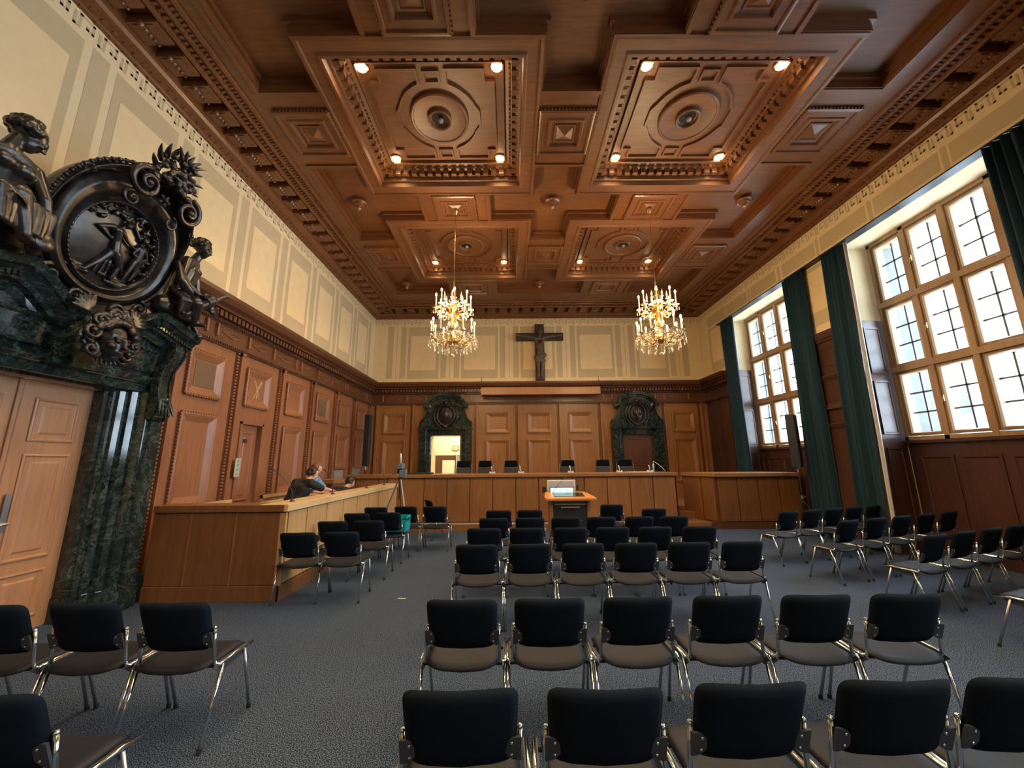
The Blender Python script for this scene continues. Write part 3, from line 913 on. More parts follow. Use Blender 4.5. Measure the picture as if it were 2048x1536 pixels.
# dipping cornice
def cor(u):
    a = abs(u)
    K = ((0, 3.20), (.25, 3.24), (.35, 3.36), (.5, 3.50), (.62, 3.58), (.72, 3.58), (1.0, 3.50), (1.26, 3.44))
    for (x0, y0), (x1, y1) in zip(K, K[1:]):
        if a <= x1: return y0 + (y1 - y0) * (a - x0) / (x1 - x0)
    return K[-1][1]
for q in (1, -1):
    m = MB(fP)
    CR = [(-.1, -.30), (.33, -.30), (.36, -.27), (.37, -.22), (.44, -.20), (.46, -.15), (.50, -.13), (.52, -.10), (.58, -.08), (.60, -.03), (.62, 0), (-.1, 0)]
    us = [.18 + (1.26 - .18) * k / 26 for k in range(27)]
    pr = lambda u: .0 + (.04 if u > .66 else 0)
    P = [(q * u, cor(u) + dv * (1 if u > .3 else .8), w + (pr(u) if w > 0 else 0)) for u in us for w, dv in CR]
    n = len(CR)
    F = [(i * n + k, i * n + (k + 1) % n, (i + 1) * n + (k + 1) % n, (i + 1) * n + k) for i in range(26) for k in range(n)] + [tuple(range(n)), tuple(range(26 * n, 27 * n))]
    m.add(P, F)
    for k in range(14):
        u = .70 + .54 * k / 13; m.box(q * u - .014, cor(u) - .175, .46, q * u + .014, cor(u) - .13, .535)
    obj('cornice', m, MARBLE, portal, smooth=True)

# ---------------------------------------------------------------- bronze cartouche
AL = radians(16)
def fS(p):
    a, b, h = p
    return (XL + .50 + b * sin(AL) + h * cos(AL), YP + a, 4.13 + b * cos(AL) - h * sin(AL))
cart = thing('bronze_cartouche', 'great oval bronze shield with carved figures above the marble portal', 'relief', (XL + .3, YP, 3.4))
CINV = Matrix.Translation(cart.location).inverted()
def fS0(p): return tuple(CINV @ Vector(fS(p)))
def outer(ph):
    c, s = cos(ph), sin(ph)
    g = lambda x: abs(x) ** .86 * (1 if x > 0 else -1)
    return (.69 * g(c) * (1 + (.10 if s > 0 else .06) * s), (.88 if s > 0 else .66) * g(s))
def ringp(ph): return (.47 * cos(ph), .52 * sin(ph))
m = MB(fS0)
N = 72
prof = [(0, .04), (.06, .05), (.25, .115), (.5, .135), (.72, .10), (.83, .04), (.87, .05), (.92, .11), (1.0, .13), (1.06, .08), (1.05, -.02), (.98, -.09)]
def dish(u, v):
    ph = 2 * pi * u; i = v * (len(prof) - 1); k = min(int(i), len(prof) - 2); t = i - k
    s = prof[k][0] + (prof[k + 1][0] - prof[k][0]) * t; h = prof[k][1] + (prof[k + 1][1] - prof[k][1]) * t
    a0, b0 = ringp(ph); a1, b1 = outer(ph)
    hood = max(0, sin(ph)) ** 1.5
    if s > .8: h += hood * .20 * min(1, (s - .8) / .15)
    h += -.05 * (1 - hood) * max(0, s - .7) * 2
    return (a0 + (a1 - a0) * s, b0 + (b1 - b0) * s, h)
m.grid(dish, N, 44, True)
m.grid(lambda u, v: (outer(2 * pi * u)[0] * (.98 - .5 * v), outer(2 * pi * u)[1] * (.98 - .5 * v), -.09 + max(0, sin(2 * pi * u)) ** 1.5 * .2 * (1 - v) - .06 * v), N, 4, True)
obj('shield_dish', m, BRONZE, cart, smooth='all', weld=True)
m = MB(fS0)
m.grid(lambda u, v: (ringp(2 * pi * u)[0] * (1.02 - .13 * v), ringp(2 * pi * u)[1] * (1.02 - .13 * v), .04 + .05 * sin(pi * v)), N, 8, True)
for k in range(64):
    ph = 2 * pi * k / 64; a, b = ringp(ph)
    m.ell((a * .955, b * .955, .084), (.036, .012, .010), 8, 5, Matrix.Rotation(ph - pi / 2, 4, 'Z'))
obj('reeded_ring', m, BRONZE, cart, smooth='all')
m = MB(fS0)
m.grid(lambda u, v: (ringp(2 * pi * u)[0] * .92 * v, ringp(2 * pi * u)[1] * .92 * v, .045 * (1 - v * v) + .01), N, 8, True)
obj('relief_field', m, BRONZE, cart, smooth='all', weld=True)
# figures in relief
def R_(pts, rs, dz=.0):
    for i in range(len(pts) - 1):
        a, b = pts[i], pts[i + 1]
        m.cone((a[0], a[1], .055 + dz), (b[0], b[1], .055 + dz), rs[i], rs[i + 1], 8)
m = MB(fS0)
R_([(.0, -.06), (-.03, .06), (-.07, .17)], [.052, .042, .056], .02)
m.ell((.0, .275, .09), (.034, .042, .035)); m.ell((.005, .29, .085), (.042, .036, .03)); R_([(-.05, .20), (-.01, .25)], [.026, .022], .01)
R_([(-.12, .19), (-.23, .12), (-.09, .06)], [.027, .02, .015], .02)
R_([(-.02, .18), (.07, .11), (.17, .07), (.20, .12)], [.028, .02, .015, .012], .03)
R_([(-.02, -.08), (-.08, -.22), (-.17, -.37)], [.048, .034, .018], .01)
R_([(.03, -.08), (.10, -.20), (.08, -.36)], [.048, .034, .018], .03)
R_([(-.17, -.37), (-.22, -.37)], [.018, .012])
R_([(.08, -.36), (.13, -.37)], [.018, .012])
fuse(m, 'relief_nude_figure', BRONZE, cart, voxel=.0075, smooth=2)
m = MB(fS0)
R_([(.25, -.04), (.245, .10)], [.042, .048], .02); m.ell((.24, .215, .08), (.034, .038, .035)); m.ell((.24, .235, .08), (.042, .035, .03)); R_([(.245, .13), (.24, .18)], [.022, .02])
R_([(.20, .11), (.17, .02), (.22, .0)], [.02, .016, .012], .03); R_([(.29, .11), (.34, .03), (.28, -.02)], [.02, .016, .012], .03)
R_([(.235, -.06), (.22, -.18), (.20, -.31)], [.036, .028, .014], .02); R_([(.27, -.06), (.30, -.17), (.28, -.29)], [.035, .028, .014], .01)
fuse(m, 'relief_small_figure', BRONZE, cart, voxel=.0075, smooth=2)
m = MB(fS0)
rnd = random.Random(3)
for k in range(75):
    t = rnd.random(); ph = radians(150 - 190 * t); r = .62 + .3 * rnd.random()
    a, b = ringp(ph); a *= r; b *= r
    if b < .12 and a < .2: continue
    m.ell((a, b, .05 + .02 * rnd.random()), (.028, .020, .022), 7, 5, Matrix.Rotation(rnd.random() * 3, 4, 'Z'))
R_([(.10, .30), (.20, .20), (.24, .38)], [.02, .016, .012])
for k in range(16): m.ell((-.30 + .6 * rnd.random(), -.40 + .07 * rnd.random(), .035), (.08, .03, .03), 8, 5)
for k in range(7): R_([(-.02 + .02 * k, -.08), (-.10 + .045 * k, -.2), (-.14 + .06 * k, -.36)], [.014, .016, .01], -.005)
fuse(m, 'relief_foliage', BRONZE, cart, voxel=.009, smooth=1)
# beads on the top edge
m = MB(fS0)
for k in range(56):
    ph = radians(58 + 124 * k / 55); a, b = outer(ph); s = 1.05
    m.ell((a * s, b * s, .09 + .18 * max(0, sin(ph)) ** 1.5), (.026 if k % 2 else .018,) * 3, 8, 5)
obj('beaded_edge', m, BRONZE, cart, smooth='all')
def volute(m, c, r, turns, start, dirn, th=.03, lift=.0, wid=.05):
    n = int(22 * turns); P = []; rr = []
    for i in range(n + 1):
        t = i / n; a = start + dirn * 2 * pi * turns * t; q = r * (1 - .82 * t)
        P.append((c[0] + q * cos(a), c[1] + q * sin(a), c[2] + lift * t)); rr.append(th * (1 - .45 * t))
    m.tube(P, rr, 8)
    m.ell((c[0], c[1], c[2] + lift), th * 1.1, 8, 6)
for q in (1, -1):
    for args in (((q * .27, .72, .36), .17, 1.6, pi / 2, -q, .034, .05), ((q * .24, .52, .24), .085, 1.5, pi / 2, -q, .022, .04), ((q * .60, .56, .16), .055, 1.3, -pi / 2, q, .018, .05),
                 ((q * .46, -.56, .12), .10, 1.4, pi / 2, -q, .026, .04), ((q * .22, -.68, .16), .09, 1.5, -pi / 2, -q, .026, .05)):
        m = MB(fS0); volute(m, *args); obj('scroll', m, BRONZE, cart, smooth='all')
    m = MB(fS0); m.tube([(q * .64, -.20, .02), (q * .66, -.36, .05), (q * .56, -.52, .08), (q * .40, -.64, .10), (q * .2, -.70, .12)], [.02, .034, .036, .032, .024], 8)
    obj('strap', m, BRONZE, cart, smooth='all')
# fruit crest
m = MB(fS0)
for k in range(85):
    a = rnd.uniform(-.22, .22); b = .80 + rnd.random() * .42; h = .22 + .16 * rnd.random() + .06 * (1 - abs(a) / .2)
    m.ell((a * (1.25 - (b - .8)), b, h), rnd.uniform(.024, .05), 8, 6)
fuse(m, 'fruit_crest', BRONZE, cart, voxel=.010, smooth=1)
m = MB(fS0)
def claw(m, p, d, L, r=.022, curl=(0, 0, 1)):
    p = Vector(p); d = Vector(d).normalized(); c = Vector(curl)
    P = [p + d * L * t + c * L * .5 * t * t for t in (0, .3, .6, .85, 1)]
    m.tube([tuple(x) for x in P], [r * .7, r, r * .8, r * .45, .004], 7)
for k in range(11):
    a = radians(205 - 230 * k / 10); claw(m, (.17 * cos(a), 1.0 + .2 * sin(a), .26), (cos(a), sin(a) * .9 + .2, .35), rnd.uniform(.14, .20), .030, (.5 * sin(a), -.5 * cos(a), .3))
for k in range(5): claw(m, (-.02 + .03 * k, 1.2, .33), ((k - 2) * .35, 1, .3), .15, .026, ((k - 2) * .3, -.1, .2))
for k in range(5):
    a = 2 * pi * k / 5; m.ell((.0 + .045 * cos(a), .68 + .045 * sin(a), .34), (.035, .02, .016), 8, 5, Matrix.Rotation(a, 4, 'Z'))
m.ell((0, .68, .36), .024, 8, 6)
obj('acanthus_leaves', m, BRONZE, cart, smooth='all')

# ---------------------------------------------------------------- heads, hands, bodies
def head_prims(m, c, f, up=(0, 0, 1), s=1.0, ears=True):
    """head centred at c, facing f; s = 1 gives a 23 cm head"""
    c = Vector(c); f = Vector(f).normalized(); up = Vector(up); r = f.cross(up).normalized(); up = r.cross(f).normalized()
    B = Matrix((r, f, up)).transposed().to_4x4()
    def e(x, y, z, a, b, d): m.ell(tuple(c + (r * x + f * y + up * z) * s), (a * s, b * s, d * s), 14, 9, B)
    e(0, -.012, .025, .076, .094, .088); e(0, .030, -.030, .058, .060, .085); e(0, .052, -.082, .030, .030, .028)
    e(0, .088, -.008, .013, .020, .034); e(0, .104, -.024, .014, .014, .011)
    e(0, .078, .020, .050, .018, .012)
    for q in (1, -1):
        e(q * .030, .082, .005, .014, .010, .009); e(q * .038, .064, -.026, .022, .022, .020)
        if ears: e(q * .078, -.008, -.008, .010, .020, .030)
    e(0, .082, -.052, .024, .011, .006); e(0, .079, -.062, .020, .011, .007)
def hand_prims(m, wrist, d, n, s=1.0, curl=.5, side=1):
    """palm and five separate fingers; d = pointing direction, n = palm normal"""
    w = Vector(wrist); d = Vector(d).normalized(); n = Vector(n); x = d.cross(n).normalized(); n = x.cross(d).normalized()
    for k in range(4): m.cone(w, w + d * .085 * s + x * (k - 1.5) * .020 * s, .022 * s, .0115 * s, 8)
    for k, L in enumerate((.070, .080, .075, .058)):
        b = w + d * .085 * s + x * (k - 1.5) * .0215 * s
        d1 = (d + n * curl * .5).normalized(); d2 = (d + n * curl * 1.4).normalized()
        q = b + d1 * L * .5 * s; m.cone(b, q, .0095 * s, .0085 * s, 7); m.cone(q, q + d2 * L * .5 * s, .0085 * s, .007 * s, 7)
    b = w + d * .025 * s - x * .026 * s * side; d1 = (d * .7 - x * .8 * side + n * .25).normalized()
    q = b + d1 * .045 * s; m.cone(b, q, .014 * s, .011 * s, 7); m.cone(q, q + (d1 + d * .5 + n * curl * .4).normalized() * .03 * s, .011 * s, .008 * s, 7)
def limb(m, pts, rs, n=10):
    for i in range(len(pts) - 1): m.cone(pts[i], pts[i + 1], rs[i], rs[i + 1], n)
def torso(m, pelvis, chest, neck, shl, shr, s=1.0, hips=None):
    P = [Vector(x) for x in (pelvis, chest, neck, shl, shr)]
    pe, ch, ne, sl, sr = P
    x = (sr - sl).normalized(); hv = x * .10 * s
    for q in (-1, 1):
        limb(m, [pe + hv * q, (pe + ch) / 2 + x * q * .065 * s, ch + x * q * .085 * s], [.115 * s, .095 * s, .115 * s], 12)
        limb(m, [ch + x * q * .07 * s, (sr if q > 0 else sl)], [.095 * s, .062 * s], 12)
    limb(m, [pe, ch], [.12 * s, .12 * s], 12)
    limb(m, [sl, ne - Vector((0, 0, .04 * s)), sr], [.06 * s, .07 * s, .06 * s], 10)

# seated figure on the right slope (all in room coordinates)
def statue(name, lab, T):
    m = MB(T)
    s = 1.05
    pe, ch, ne = (-4.50, 4.84, 3.80), (-4.47, 4.93, 4.30), (-4.44, 4.97, 4.50)
    sl, sr = (-4.33, 4.74, 4.38), (-4.58, 5.16, 4.44)
    torso(m, pe, ch, ne, sl, sr, s)
    for q, p in ((0, (-4.39, 4.86, 4.34)), (1, (-4.46, 5.02, 4.36))): m.ell(p, (.09, .10, .07))
    limb(m, [ne, (-4.40, 4.99, 4.60)], [.062, .055])
    head_prims(m, (-4.37, 5.0, 4.70), (.75, .30, -.30), s=1.15)
    hr = random.Random(5)
    for k in range(60):
        th = hr.uniform(0, 2 * pi); z = hr.uniform(-.2, 1)
        d = Vector((cos(th) * sqrt(max(0, 1 - z * z)), sin(th) * sqrt(max(0, 1 - z * z)), z))
        if d.dot(Vector((.75, .3, -.3)).normalized()) > .45: continue
        m.ell(tuple(Vector((-4.385, 4.995, 4.73)) + d * .11), .033, 8, 6)
    m.cone((-4.43, 4.90, 4.76), (-4.46, 4.84, 4.78), .03, .012)
    limb(m, [sl, (-4.26, 4.62, 4.05), (-4.16, 4.80, 3.92)], [.068, .052, .036]); hand_prims(m, (-4.16, 4.80, 3.92), (.3, 1, -.25), (.2, 0, -1), 1.0, .5)
    limb(m, [sr, (-4.60, 5.28, 4.14), (-4.45, 5.10, 3.97)], [.068, .052, .036]); hand_prims(m, (-4.45, 5.10, 3.97), (.8, -.5, -.3), (0, 0, -1), 1.0, .6)
    limb(m, [(-4.46, 4.93, 3.80), (-4.14, 5.0, 3.92), (-4.26, 4.76, 3.62)], [.115, .078, .048]); limb(m, [(-4.26, 4.76, 3.62), (-4.18, 4.64, 3.60)], [.042, .025])
    limb(m, [(-4.46, 4.76, 3.78), (-4.17, 4.80, 3.80), (-4.24, 4.90, 3.55)], [.115, .08, .05]); limb(m, [(-4.24, 4.90, 3.55), (-4.13, 4.94, 3.53)], [.042, .025])
    o = fuse(m, name, BRONZE, voxel=.0095, smooth=2)
    tag(o, lab, 'statue')
    m = MB(T)     # drapery over the arm and lap
    dr = random.Random(9)
    for k in range(9):
        a = k / 8
        limb(m, [(-4.30 + .05 * a, 4.58 + .12 * a, 4.26 - .2 * a), (-4.20, 4.56 + .16 * a, 4.02 - .10 * a), (-4.24, 4.70 + .12 * a, 3.90 - .06 * a)], [.035, .045, .035], 8)
        limb(m, [(-4.34, 4.62 + .2 * a, 3.92), (-4.20 + .03 * sin(5 * a), 4.62 + .22 * a, 3.78), (-4.26 + .02 * cos(7 * a), 4.66 + .22 * a, 3.58)], [.05, .036, .026], 8)
    limb(m, [(-4.50, 4.70, 3.72), (-4.50, 5.02, 3.70)], [.16, .16])
    fuse(m, 'drapery', BRONZE, o, voxel=.011, smooth=1)
    return o
def idm(p): return p
sr_ = statue('seated_statue', 'bronze seated youth with curly hair right of the oval shield, looking away from it', idm)
m = MB()
limb(m, [(-4.36, 4.93, 3.66), (-4.36, 5.20, 3.93)], [.022, .030]); limb(m, [(-4.36, 5.20, 3.93), (-4.36, 5.47, 4.18)], [.030, .040])
for c in ((-4.36, 5.20, 4.05), (-4.36, 5.34, 3.90)): m.lathe([(.0, -.012), (.07, -.012), (.07, .012), (.0, .012)], n=20, M=Matrix.Translation(c) @ Matrix.Rotation(pi / 2, 4, 'Y'))
for k in range(4): m.ell((-4.36 + .01 * k, 5.44 + .02 * k, 4.16 + .015 * k), (.035, .05, .03))
limb(m, [(-4.32, 4.98, 3.72), (-4.38, 5.02, 3.60), (-4.36, 5.12, 3.46)], [.035, .04, .03]); m.ell((-4.36, 5.14, 3.45), (.05, .05, .06))
tag(obj('bronze_fasces', m, BRONZE, smooth='all'), 'bronze bundled rod with two round discs held beside the seated youth', 'sculpture')
# the mirrored figure on the left slope, bending forward
def mir(p): return (p[0], 2 * YP - p[1], p[2])
def statue_left():
    m = MB(); s = 1.05
    pe, ch, ne = (-4.52, 2.95, 3.78), (-4.36, 2.84, 4.22), (-4.31, 2.86, 4.40)
    sl, sr = (-4.42, 2.62, 4.30), (-4.30, 3.04, 4.30)
    torso(m, pe, ch, ne, sl, sr, s)
    for p in ((-4.26, 2.80, 4.24), (-4.25, 2.93, 4.22)): m.ell(p, (.085, .085, .07))
    limb(m, [ne, (-4.29, 2.88, 4.50)], [.062, .055])
    f = Vector((.25, .85, -.42))
    head_prims(m, (-4.27, 2.93, 4.575), f, s=1.25)
    hr = random.Random(15)
    for k in range(60):
        th = hr.uniform(0, 2 * pi); z = hr.uniform(-.2, 1)
        d = Vector((cos(th) * sqrt(max(0, 1 - z * z)), sin(th) * sqrt(max(0, 1 - z * z)), z))
        if d.dot(f.normalized()) > .40: continue
        m.ell(tuple(Vector((-4.275, 2.915, 4.61)) + d * .115), .034, 8, 6)
    limb(m, [sr, (-4.22, 3.10, 4.06), (-4.24, 3.17, 3.86)], [.068, .052, .036]); hand_prims(m, (-4.24, 3.17, 3.86), (0, .2, -1), (-1, 0, 0), 1.0, .7)
    limb(m, [sl, (-4.30, 2.62, 4.02), (-4.10, 2.76, 3.92)], [.068, .052, .036]); hand_prims(m, (-4.10, 2.76, 3.92), (.5, .6, -.4), (0, 0, -1), 1.0, .5)
    limb(m, [(-4.46, 2.86, 3.80), (-4.10, 2.84, 3.94), (-4.12, 2.96, 3.60)], [.125, .085, .05]); limb(m, [(-4.12, 2.96, 3.60), (-4.02, 2.94, 3.56)], [.042, .025])
    limb(m, [(-4.46, 3.04, 3.78), (-4.16, 3.06, 3.84), (-4.26, 3.14, 3.58)], [.12, .08, .05])
    o = fuse(m, 'seated_statue', BRONZE, voxel=.0095, smooth=2)
    tag(o, 'bronze seated youth left of the oval shield, head bowed towards it', 'statue')
    m = MB()
    for k in range(9):
        a = k / 8
        limb(m, [(-4.30, 2.66 + .42 * a, 3.98), (-4.06 - .05 * a, 2.70 + .40 * a, 3.92 - .04 * a), (-4.08 - .05 * a + .02 * cos(9 * a), 2.74 + .36 * a, 3.66)], [.05, .042, .028], 8)
    limb(m, [(-4.50, 2.76, 3.72), (-4.50, 3.08, 3.70)], [.16, .16])
    fuse(m, 'drapery', BRONZE, o, voxel=.011, smooth=1)
    m = MB(); m.cone((-4.16, 3.13, 3.70), (-4.20, 3.15, 3.86), .012, .012); m.lathe([(0, -.02), (.07, -.02), (.09, 0), (.07, .02), (0, .02)], n=18, M=Matrix.Translation((-4.13, 3.10, 3.64)) @ Matrix.Rotation(pi / 2, 4, 'Y'))
    obj('mirror', m, BRONZE, o, smooth='all')
statue_left()
# snake-haired mask on the keystone
m = MB()
mc = Vector((-4.32, 3.95, 3.00)); mf = Vector((.95, .12, -.16)).normalized()
head_prims(m, mc, mf, s=1.95, ears=False)
fuse_o = fuse(m, 'mask_head', BRONZE, voxel=.007, smooth=2)
fuse_o.name = 'bronze_mask'
tag(fuse_o, 'bronze face with snakes for hair over the middle of the double door', 'relief')
fm = lambda p: (mc.x + p[2] * 1.2, mc.y + p[0] * 1.25, mc.z + p[1] * 1.22)
hr = random.Random(4)
for k in range(22):
    a = radians(-48 + 276 * k / 21); r0 = hr.uniform(.17, .21)
    m = MB(fm); volute(m, (cos(a) * r0 * .92, .02 + sin(a) * r0 * 1.12, .02 + .05 * hr.random()), hr.uniform(.05, .075), 1.4, hr.random() * 6, hr.choice((-1, 1)), .022, .03)
    obj('snake_curl', m, BRONZE, fuse_o, smooth='all')
m = MB(fm)
for k in range(40):
    a = radians(5 + 170 * hr.random()); r0 = hr.uniform(.10, .19); m.ell((cos(a) * r0, .04 + sin(a) * r0, .06 + .07 * (.2 - r0) / .1), .032, 8, 6)
fuse(m, 'hair', BRONZE, fuse_o, voxel=.009, smooth=1)
for q in (1, -1):
    m = MB(fm)
    for k in range(6):
        a = radians(10 + 17 * k)
        m.ell((q * (.17 + .07 * cos(a)), .20 + .09 * sin(a), .0), (.085, .022, .02), 9, 6, Matrix.Rotation(a if q > 0 else pi - a, 4, 'Z'))
    fuse(m, 'wing', BRONZE, fuse_o, voxel=.008, smooth=1)
m = MB()
for k in range(9): m.cone(tuple(mc + Vector((.02, (k - 4) * .038, -.20 + abs(k - 4) * .008))), tuple(mc + Vector((.04, (k - 4) * .048, -.27 + abs(k - 4) * .018))), .028, .010, 7)
obj('beard_curls', m, BRONZE, fuse_o, smooth='all')

# ---------------------------------------------------------------- small portals in the back wall
def small_portal(xc, lab, shieldlab, heart):
    def f(p): return (xc + p[0], YB - p[2], p[1])
    r = thing('marble_door_surround', lab, 'door surround')
    for q in (1, -1):
        m = MB(f)
        P = [(.50, -.02), (.50, .08), (.53, .10), (.55, .14), (.60, .14), (.62, .17), (.66, .17), (.68, .22), (.88, .22), (.90, .18), (.91, 0)]
        P = [(q * u, w) for u, w in P]; n = len(P)
        m.add([(u, .45, w) for u, w in P] + [(u, 2.82, w) for u, w in P], [(k, (k + 1) % n, n + (k + 1) % n, n + k) for k in range(n)] + [tuple(range(n)), tuple(range(n, 2 * n))])
        obj('jamb', m, MARBLE, r, smooth=True)
    m = MB(f)
    m.box(-.66, 2.60, 0, .66, 2.84, .15); m.box(-.94, 2.80, 0, .94, 2.86, .26); m.box(-.92, 2.86, 0, .92, 3.04, .20)
    S = [(-.90, 3.04), (.90, 3.04)]
    R = [(.90, 3.04)] + [(.90 - .24 * sin(radians(a)) - .02, 3.06 + .46 * (1 - cos(radians(a)))) for a in range(0, 91, 10)] + [(.62, 3.58)]
    R = [(.90, 3.04), (.88, 3.08), (.80, 3.14), (.73, 3.24), (.68, 3.36), (.64, 3.48), (.62, 3.58), (.62, 3.60)]
    poly = [(-.90, 3.0), (.90, 3.0)] + R + [(.60, 3.66)] + [(.60 * cos(radians(a)), 3.60 + .36 * sin(radians(a))) for a in range(10, 171, 10)] + [(-.60, 3.66)] + [(-u, v) for u, v in R[::-1]]
    m.prism(poly, 0, .18)
    obj('gable', m, MARBLE, r, smooth=True)
    m = MB(f)
    for q in (1, -1): m.box(min(q * .56, q * .78), 3.57, 0, max(q * .56, q * .78), 3.67, .30)
    m.ribbon([(.68 * cos(radians(a)), 3.60 + .44 * sin(radians(a))) for a in range(8, 173, 8)], .11, .0, .30)
    m.ribbon([(.60 * cos(radians(a)), 3.59 + .36 * sin(radians(a))) for a in range(8, 173, 8)], .05, .0, .24)
    for q in (1, -1): m.ribbon([(q * u, v) for u, v in R[:-1]], .035, .1, .215)
    obj('arched_cornice', m, MARBLE, r, smooth=True)
    m = MB(f)
    m.grid(lambda u, v: (.24 * v * cos(2 * pi * u), 3.30 + .31 * v * sin(2 * pi * u), .20 + .06 * (1 - v * v)), 32, 6, True)
    m.ribbon([(.30 * cos(radians(a)), 3.30 + .36 * sin(radians(a))) for a in range(0, 360, 12)], .06, .17, .26, True)
    m.ribbon([(.40 * cos(radians(a)), 3.30 + .44 * sin(radians(a))) for a in range(-60, 241, 10)], .05, .17, .24)
    for q in (1, -1):
        volute(m, (q * .16, 3.70, .26), .10, 1.3, pi / 2, -q, .03); volute(m, (q * .24, 2.92, .22), .08, 1.3, -pi / 2, -q, .028)
        for k in range(6): m.ell((q * (.12 + .05 * k), 3.78 - .03 * k, .24), .04, 8, 5)
    m.ell((0, 3.74, .28), (.07, .09, .05)); m.ell((0, 2.90, .24), (.10, .07, .05))
    if heart:
        for q in (1, -1): m.ell((q * .07, 3.36, .26), (.09, .13, .04), 10, 6)
        m.ell((0, 3.24, .26), (.05, .14, .045))
    else: m.ell((0, 3.32, .25), (.12, .16, .035))
    obj('bronze_shield', m, BRONZE, r, smooth='all')
    return r
small_portal(-2.28, 'green marble door surround at left of the back wall, its doorway open', '', False)
small_portal(4.41, 'green marble door surround at right of the back wall, its door closed', '', True)
m = MB(fB); leaf(m, 3.91, 4.91, .45, 2.60, .035, .03, rows=((.06, .42), (.50, .93)), s=.17)
struct(obj('door_3', m, WOOD_DARK), 'closed dark red wooden door in the right marble surround')
# small wall door, slightly ajar
m = MB(fL)
for a, b in ((7.10, 7.14), (7.72, 7.76)): m.box(a, 0, -.1, b, 2.47, .03)
m.box(7.10, 2.43, -.1, 7.76, 2.47, .03)
d = struct(obj('door_2', m, WOOD_RED), 'narrow oak door in the left wall panelling')
m = MB(fL); leaf(m, 7.14, 7.68, .02, 2.43, -.05, .04, rows=((.10, .36), (.42, .94)), s=.10); lf = obj('door_leaf', m, WOOD_RED, d)
m = MB(fL); m.box(7.31, 2.09, -.05, 7.41, 2.16, -.035); obj('number_plate', m, BLACKP, lf)
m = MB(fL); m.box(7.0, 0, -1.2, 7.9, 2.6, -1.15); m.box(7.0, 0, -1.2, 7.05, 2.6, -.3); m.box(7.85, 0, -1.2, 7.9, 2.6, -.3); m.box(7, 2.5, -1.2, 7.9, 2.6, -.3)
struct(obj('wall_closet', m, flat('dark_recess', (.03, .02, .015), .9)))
# corridor behind the open doorway
m = MB(fB)
m.box(-4.4, .2, -3.2, .2, 4.0, -3.0); m.box(-4.4, .2, -3.0, -4.3, 4.0, -.35); m.box(.1, .2, -3.0, .2, 4.0, -.35)
m.box(-4.4, 3.7, -3.2, .2, 3.8, -.35); m.box(-4.4, .35, -3.2, .2, .45, -.30)
m.m = 1; m.box(-2.30, .45, -3.0, -1.55, 2.0, -2.96)
m.m = 2; m.box(-3.2, .45, -2.99, -2.34, 1.98, -2.955)
m.m = 0; m.box(-2.90, .45, -2.96, -2.38, 1.78, -2.92)
m.ribbon([(-2.30 + .95 * cos(radians(a)), 2.0 + .86 * sin(radians(a))) for a in range(0, 181, 6)], .06, -3.0, -2.95)
m.m = 1; m.box(-1.50, .45, -2.99, -1.22, 1.98, -2.97)
struct(obj('wall_corridor', m, [flat('corridor_cream', (.80, .74, .58), .8), GREYV, WOOD_DARK]), 'bright cream corridor seen through the open doorway')
m = MB(fB)
m.grid(lambda u, v: (-2.36 + .145 * v * cos(2 * pi * u), 2.28 + .085 * v * sin(2 * pi * u), -2.93), 28, 2, True)
m.m = 1; m.ribbon([(-2.36 + .15 * cos(radians(a)), 2.28 + .09 * sin(radians(a))) for a in range(0, 360, 12)], .022, -2.95, -2.92, True)
for k in range(3): m.box(-2.42 + .045 * k, 2.265, -2.93, -2.39 + .045 * k, 2.295, -2.925)
tag(obj('oval_sign', m, [CREAM, flat('sign_green', (.18, .20, .08), .5)]), 'small oval sign on the corridor wall above the far door', 'sign')
add_light('corridor_fill', 'POINT', (-2.0, 15.2, 3.3), 60, (1, .93, .78), .15)  # added unseen light to brighten the corridor
# ================================================================ DESKS
def seam_desk(root_name, lab, build):
    pass
# judges' bench
bench = thing('judges_bench', "long oak judges' bench with a row of plain front panels before the back wall", 'bench', (0, 10.35, 0))
def at(o):
    inv = Matrix.Translation(o.location).inverted()
    return lambda p: tuple(inv @ Vector(p))
T = at(bench)
m = MB(T)
BX0, BX1, BY = -4.35, 4.30, 10.35
m.box(BX0, BY, .17, BX1, BY + .05, 1.30); m.box(BX1 - .05, BY, .17, BX1, BY + .75, 1.30); m.box(BX0, BY, .17, BX0 + .05, BY + .75, 1.30)
obj('carcass', m, WOOD_DARK, bench)
seams = [-4.06 + .5955 * k for k in range(15)]
for a, b in zip(seams, seams[1:]):
    m = MB(T); m.box(a + .012, BY - .025, .20, b - .012, BY, 1.29); obj('front_panel', m, WOOD_DESK, bench, bevel=.003)
m = MB(T); m.box(BX0 + .01, BY - .025, .20, -4.068, BY, 1.29); obj('front_panel', m, WOOD_DESK, bench, bevel=.003)
m = MB(T); m.box(BX0 - .03, BY - .07, 1.30, BX1 + .03, BY + .78, 1.385); obj('bench_top', m, WOOD_DESKTOP, bench, bevel=.006)
# platform, steps
m = MB(); m.box(-4.75, 10.10, 0, 5.0, 13.6, .17); m.box(-4.75, 10.42, .17, 4.25, 13.6, .45)
m.box(4.36, 10.8, .17, 6.9, 13.6, .34); m.box(4.36, 11.15, .34, 6.9, 13.6, .45)
struct(obj('floor_platform', m, WOOD_DESK, bevel=.004), "raised wooden platform carrying the judges' bench")
m = MB(); m.box(-2.8, 10.12, .17, 4.25, 10.34, .178); struct(obj('trim_1', m, GREYV), 'grey strip on the platform edge')
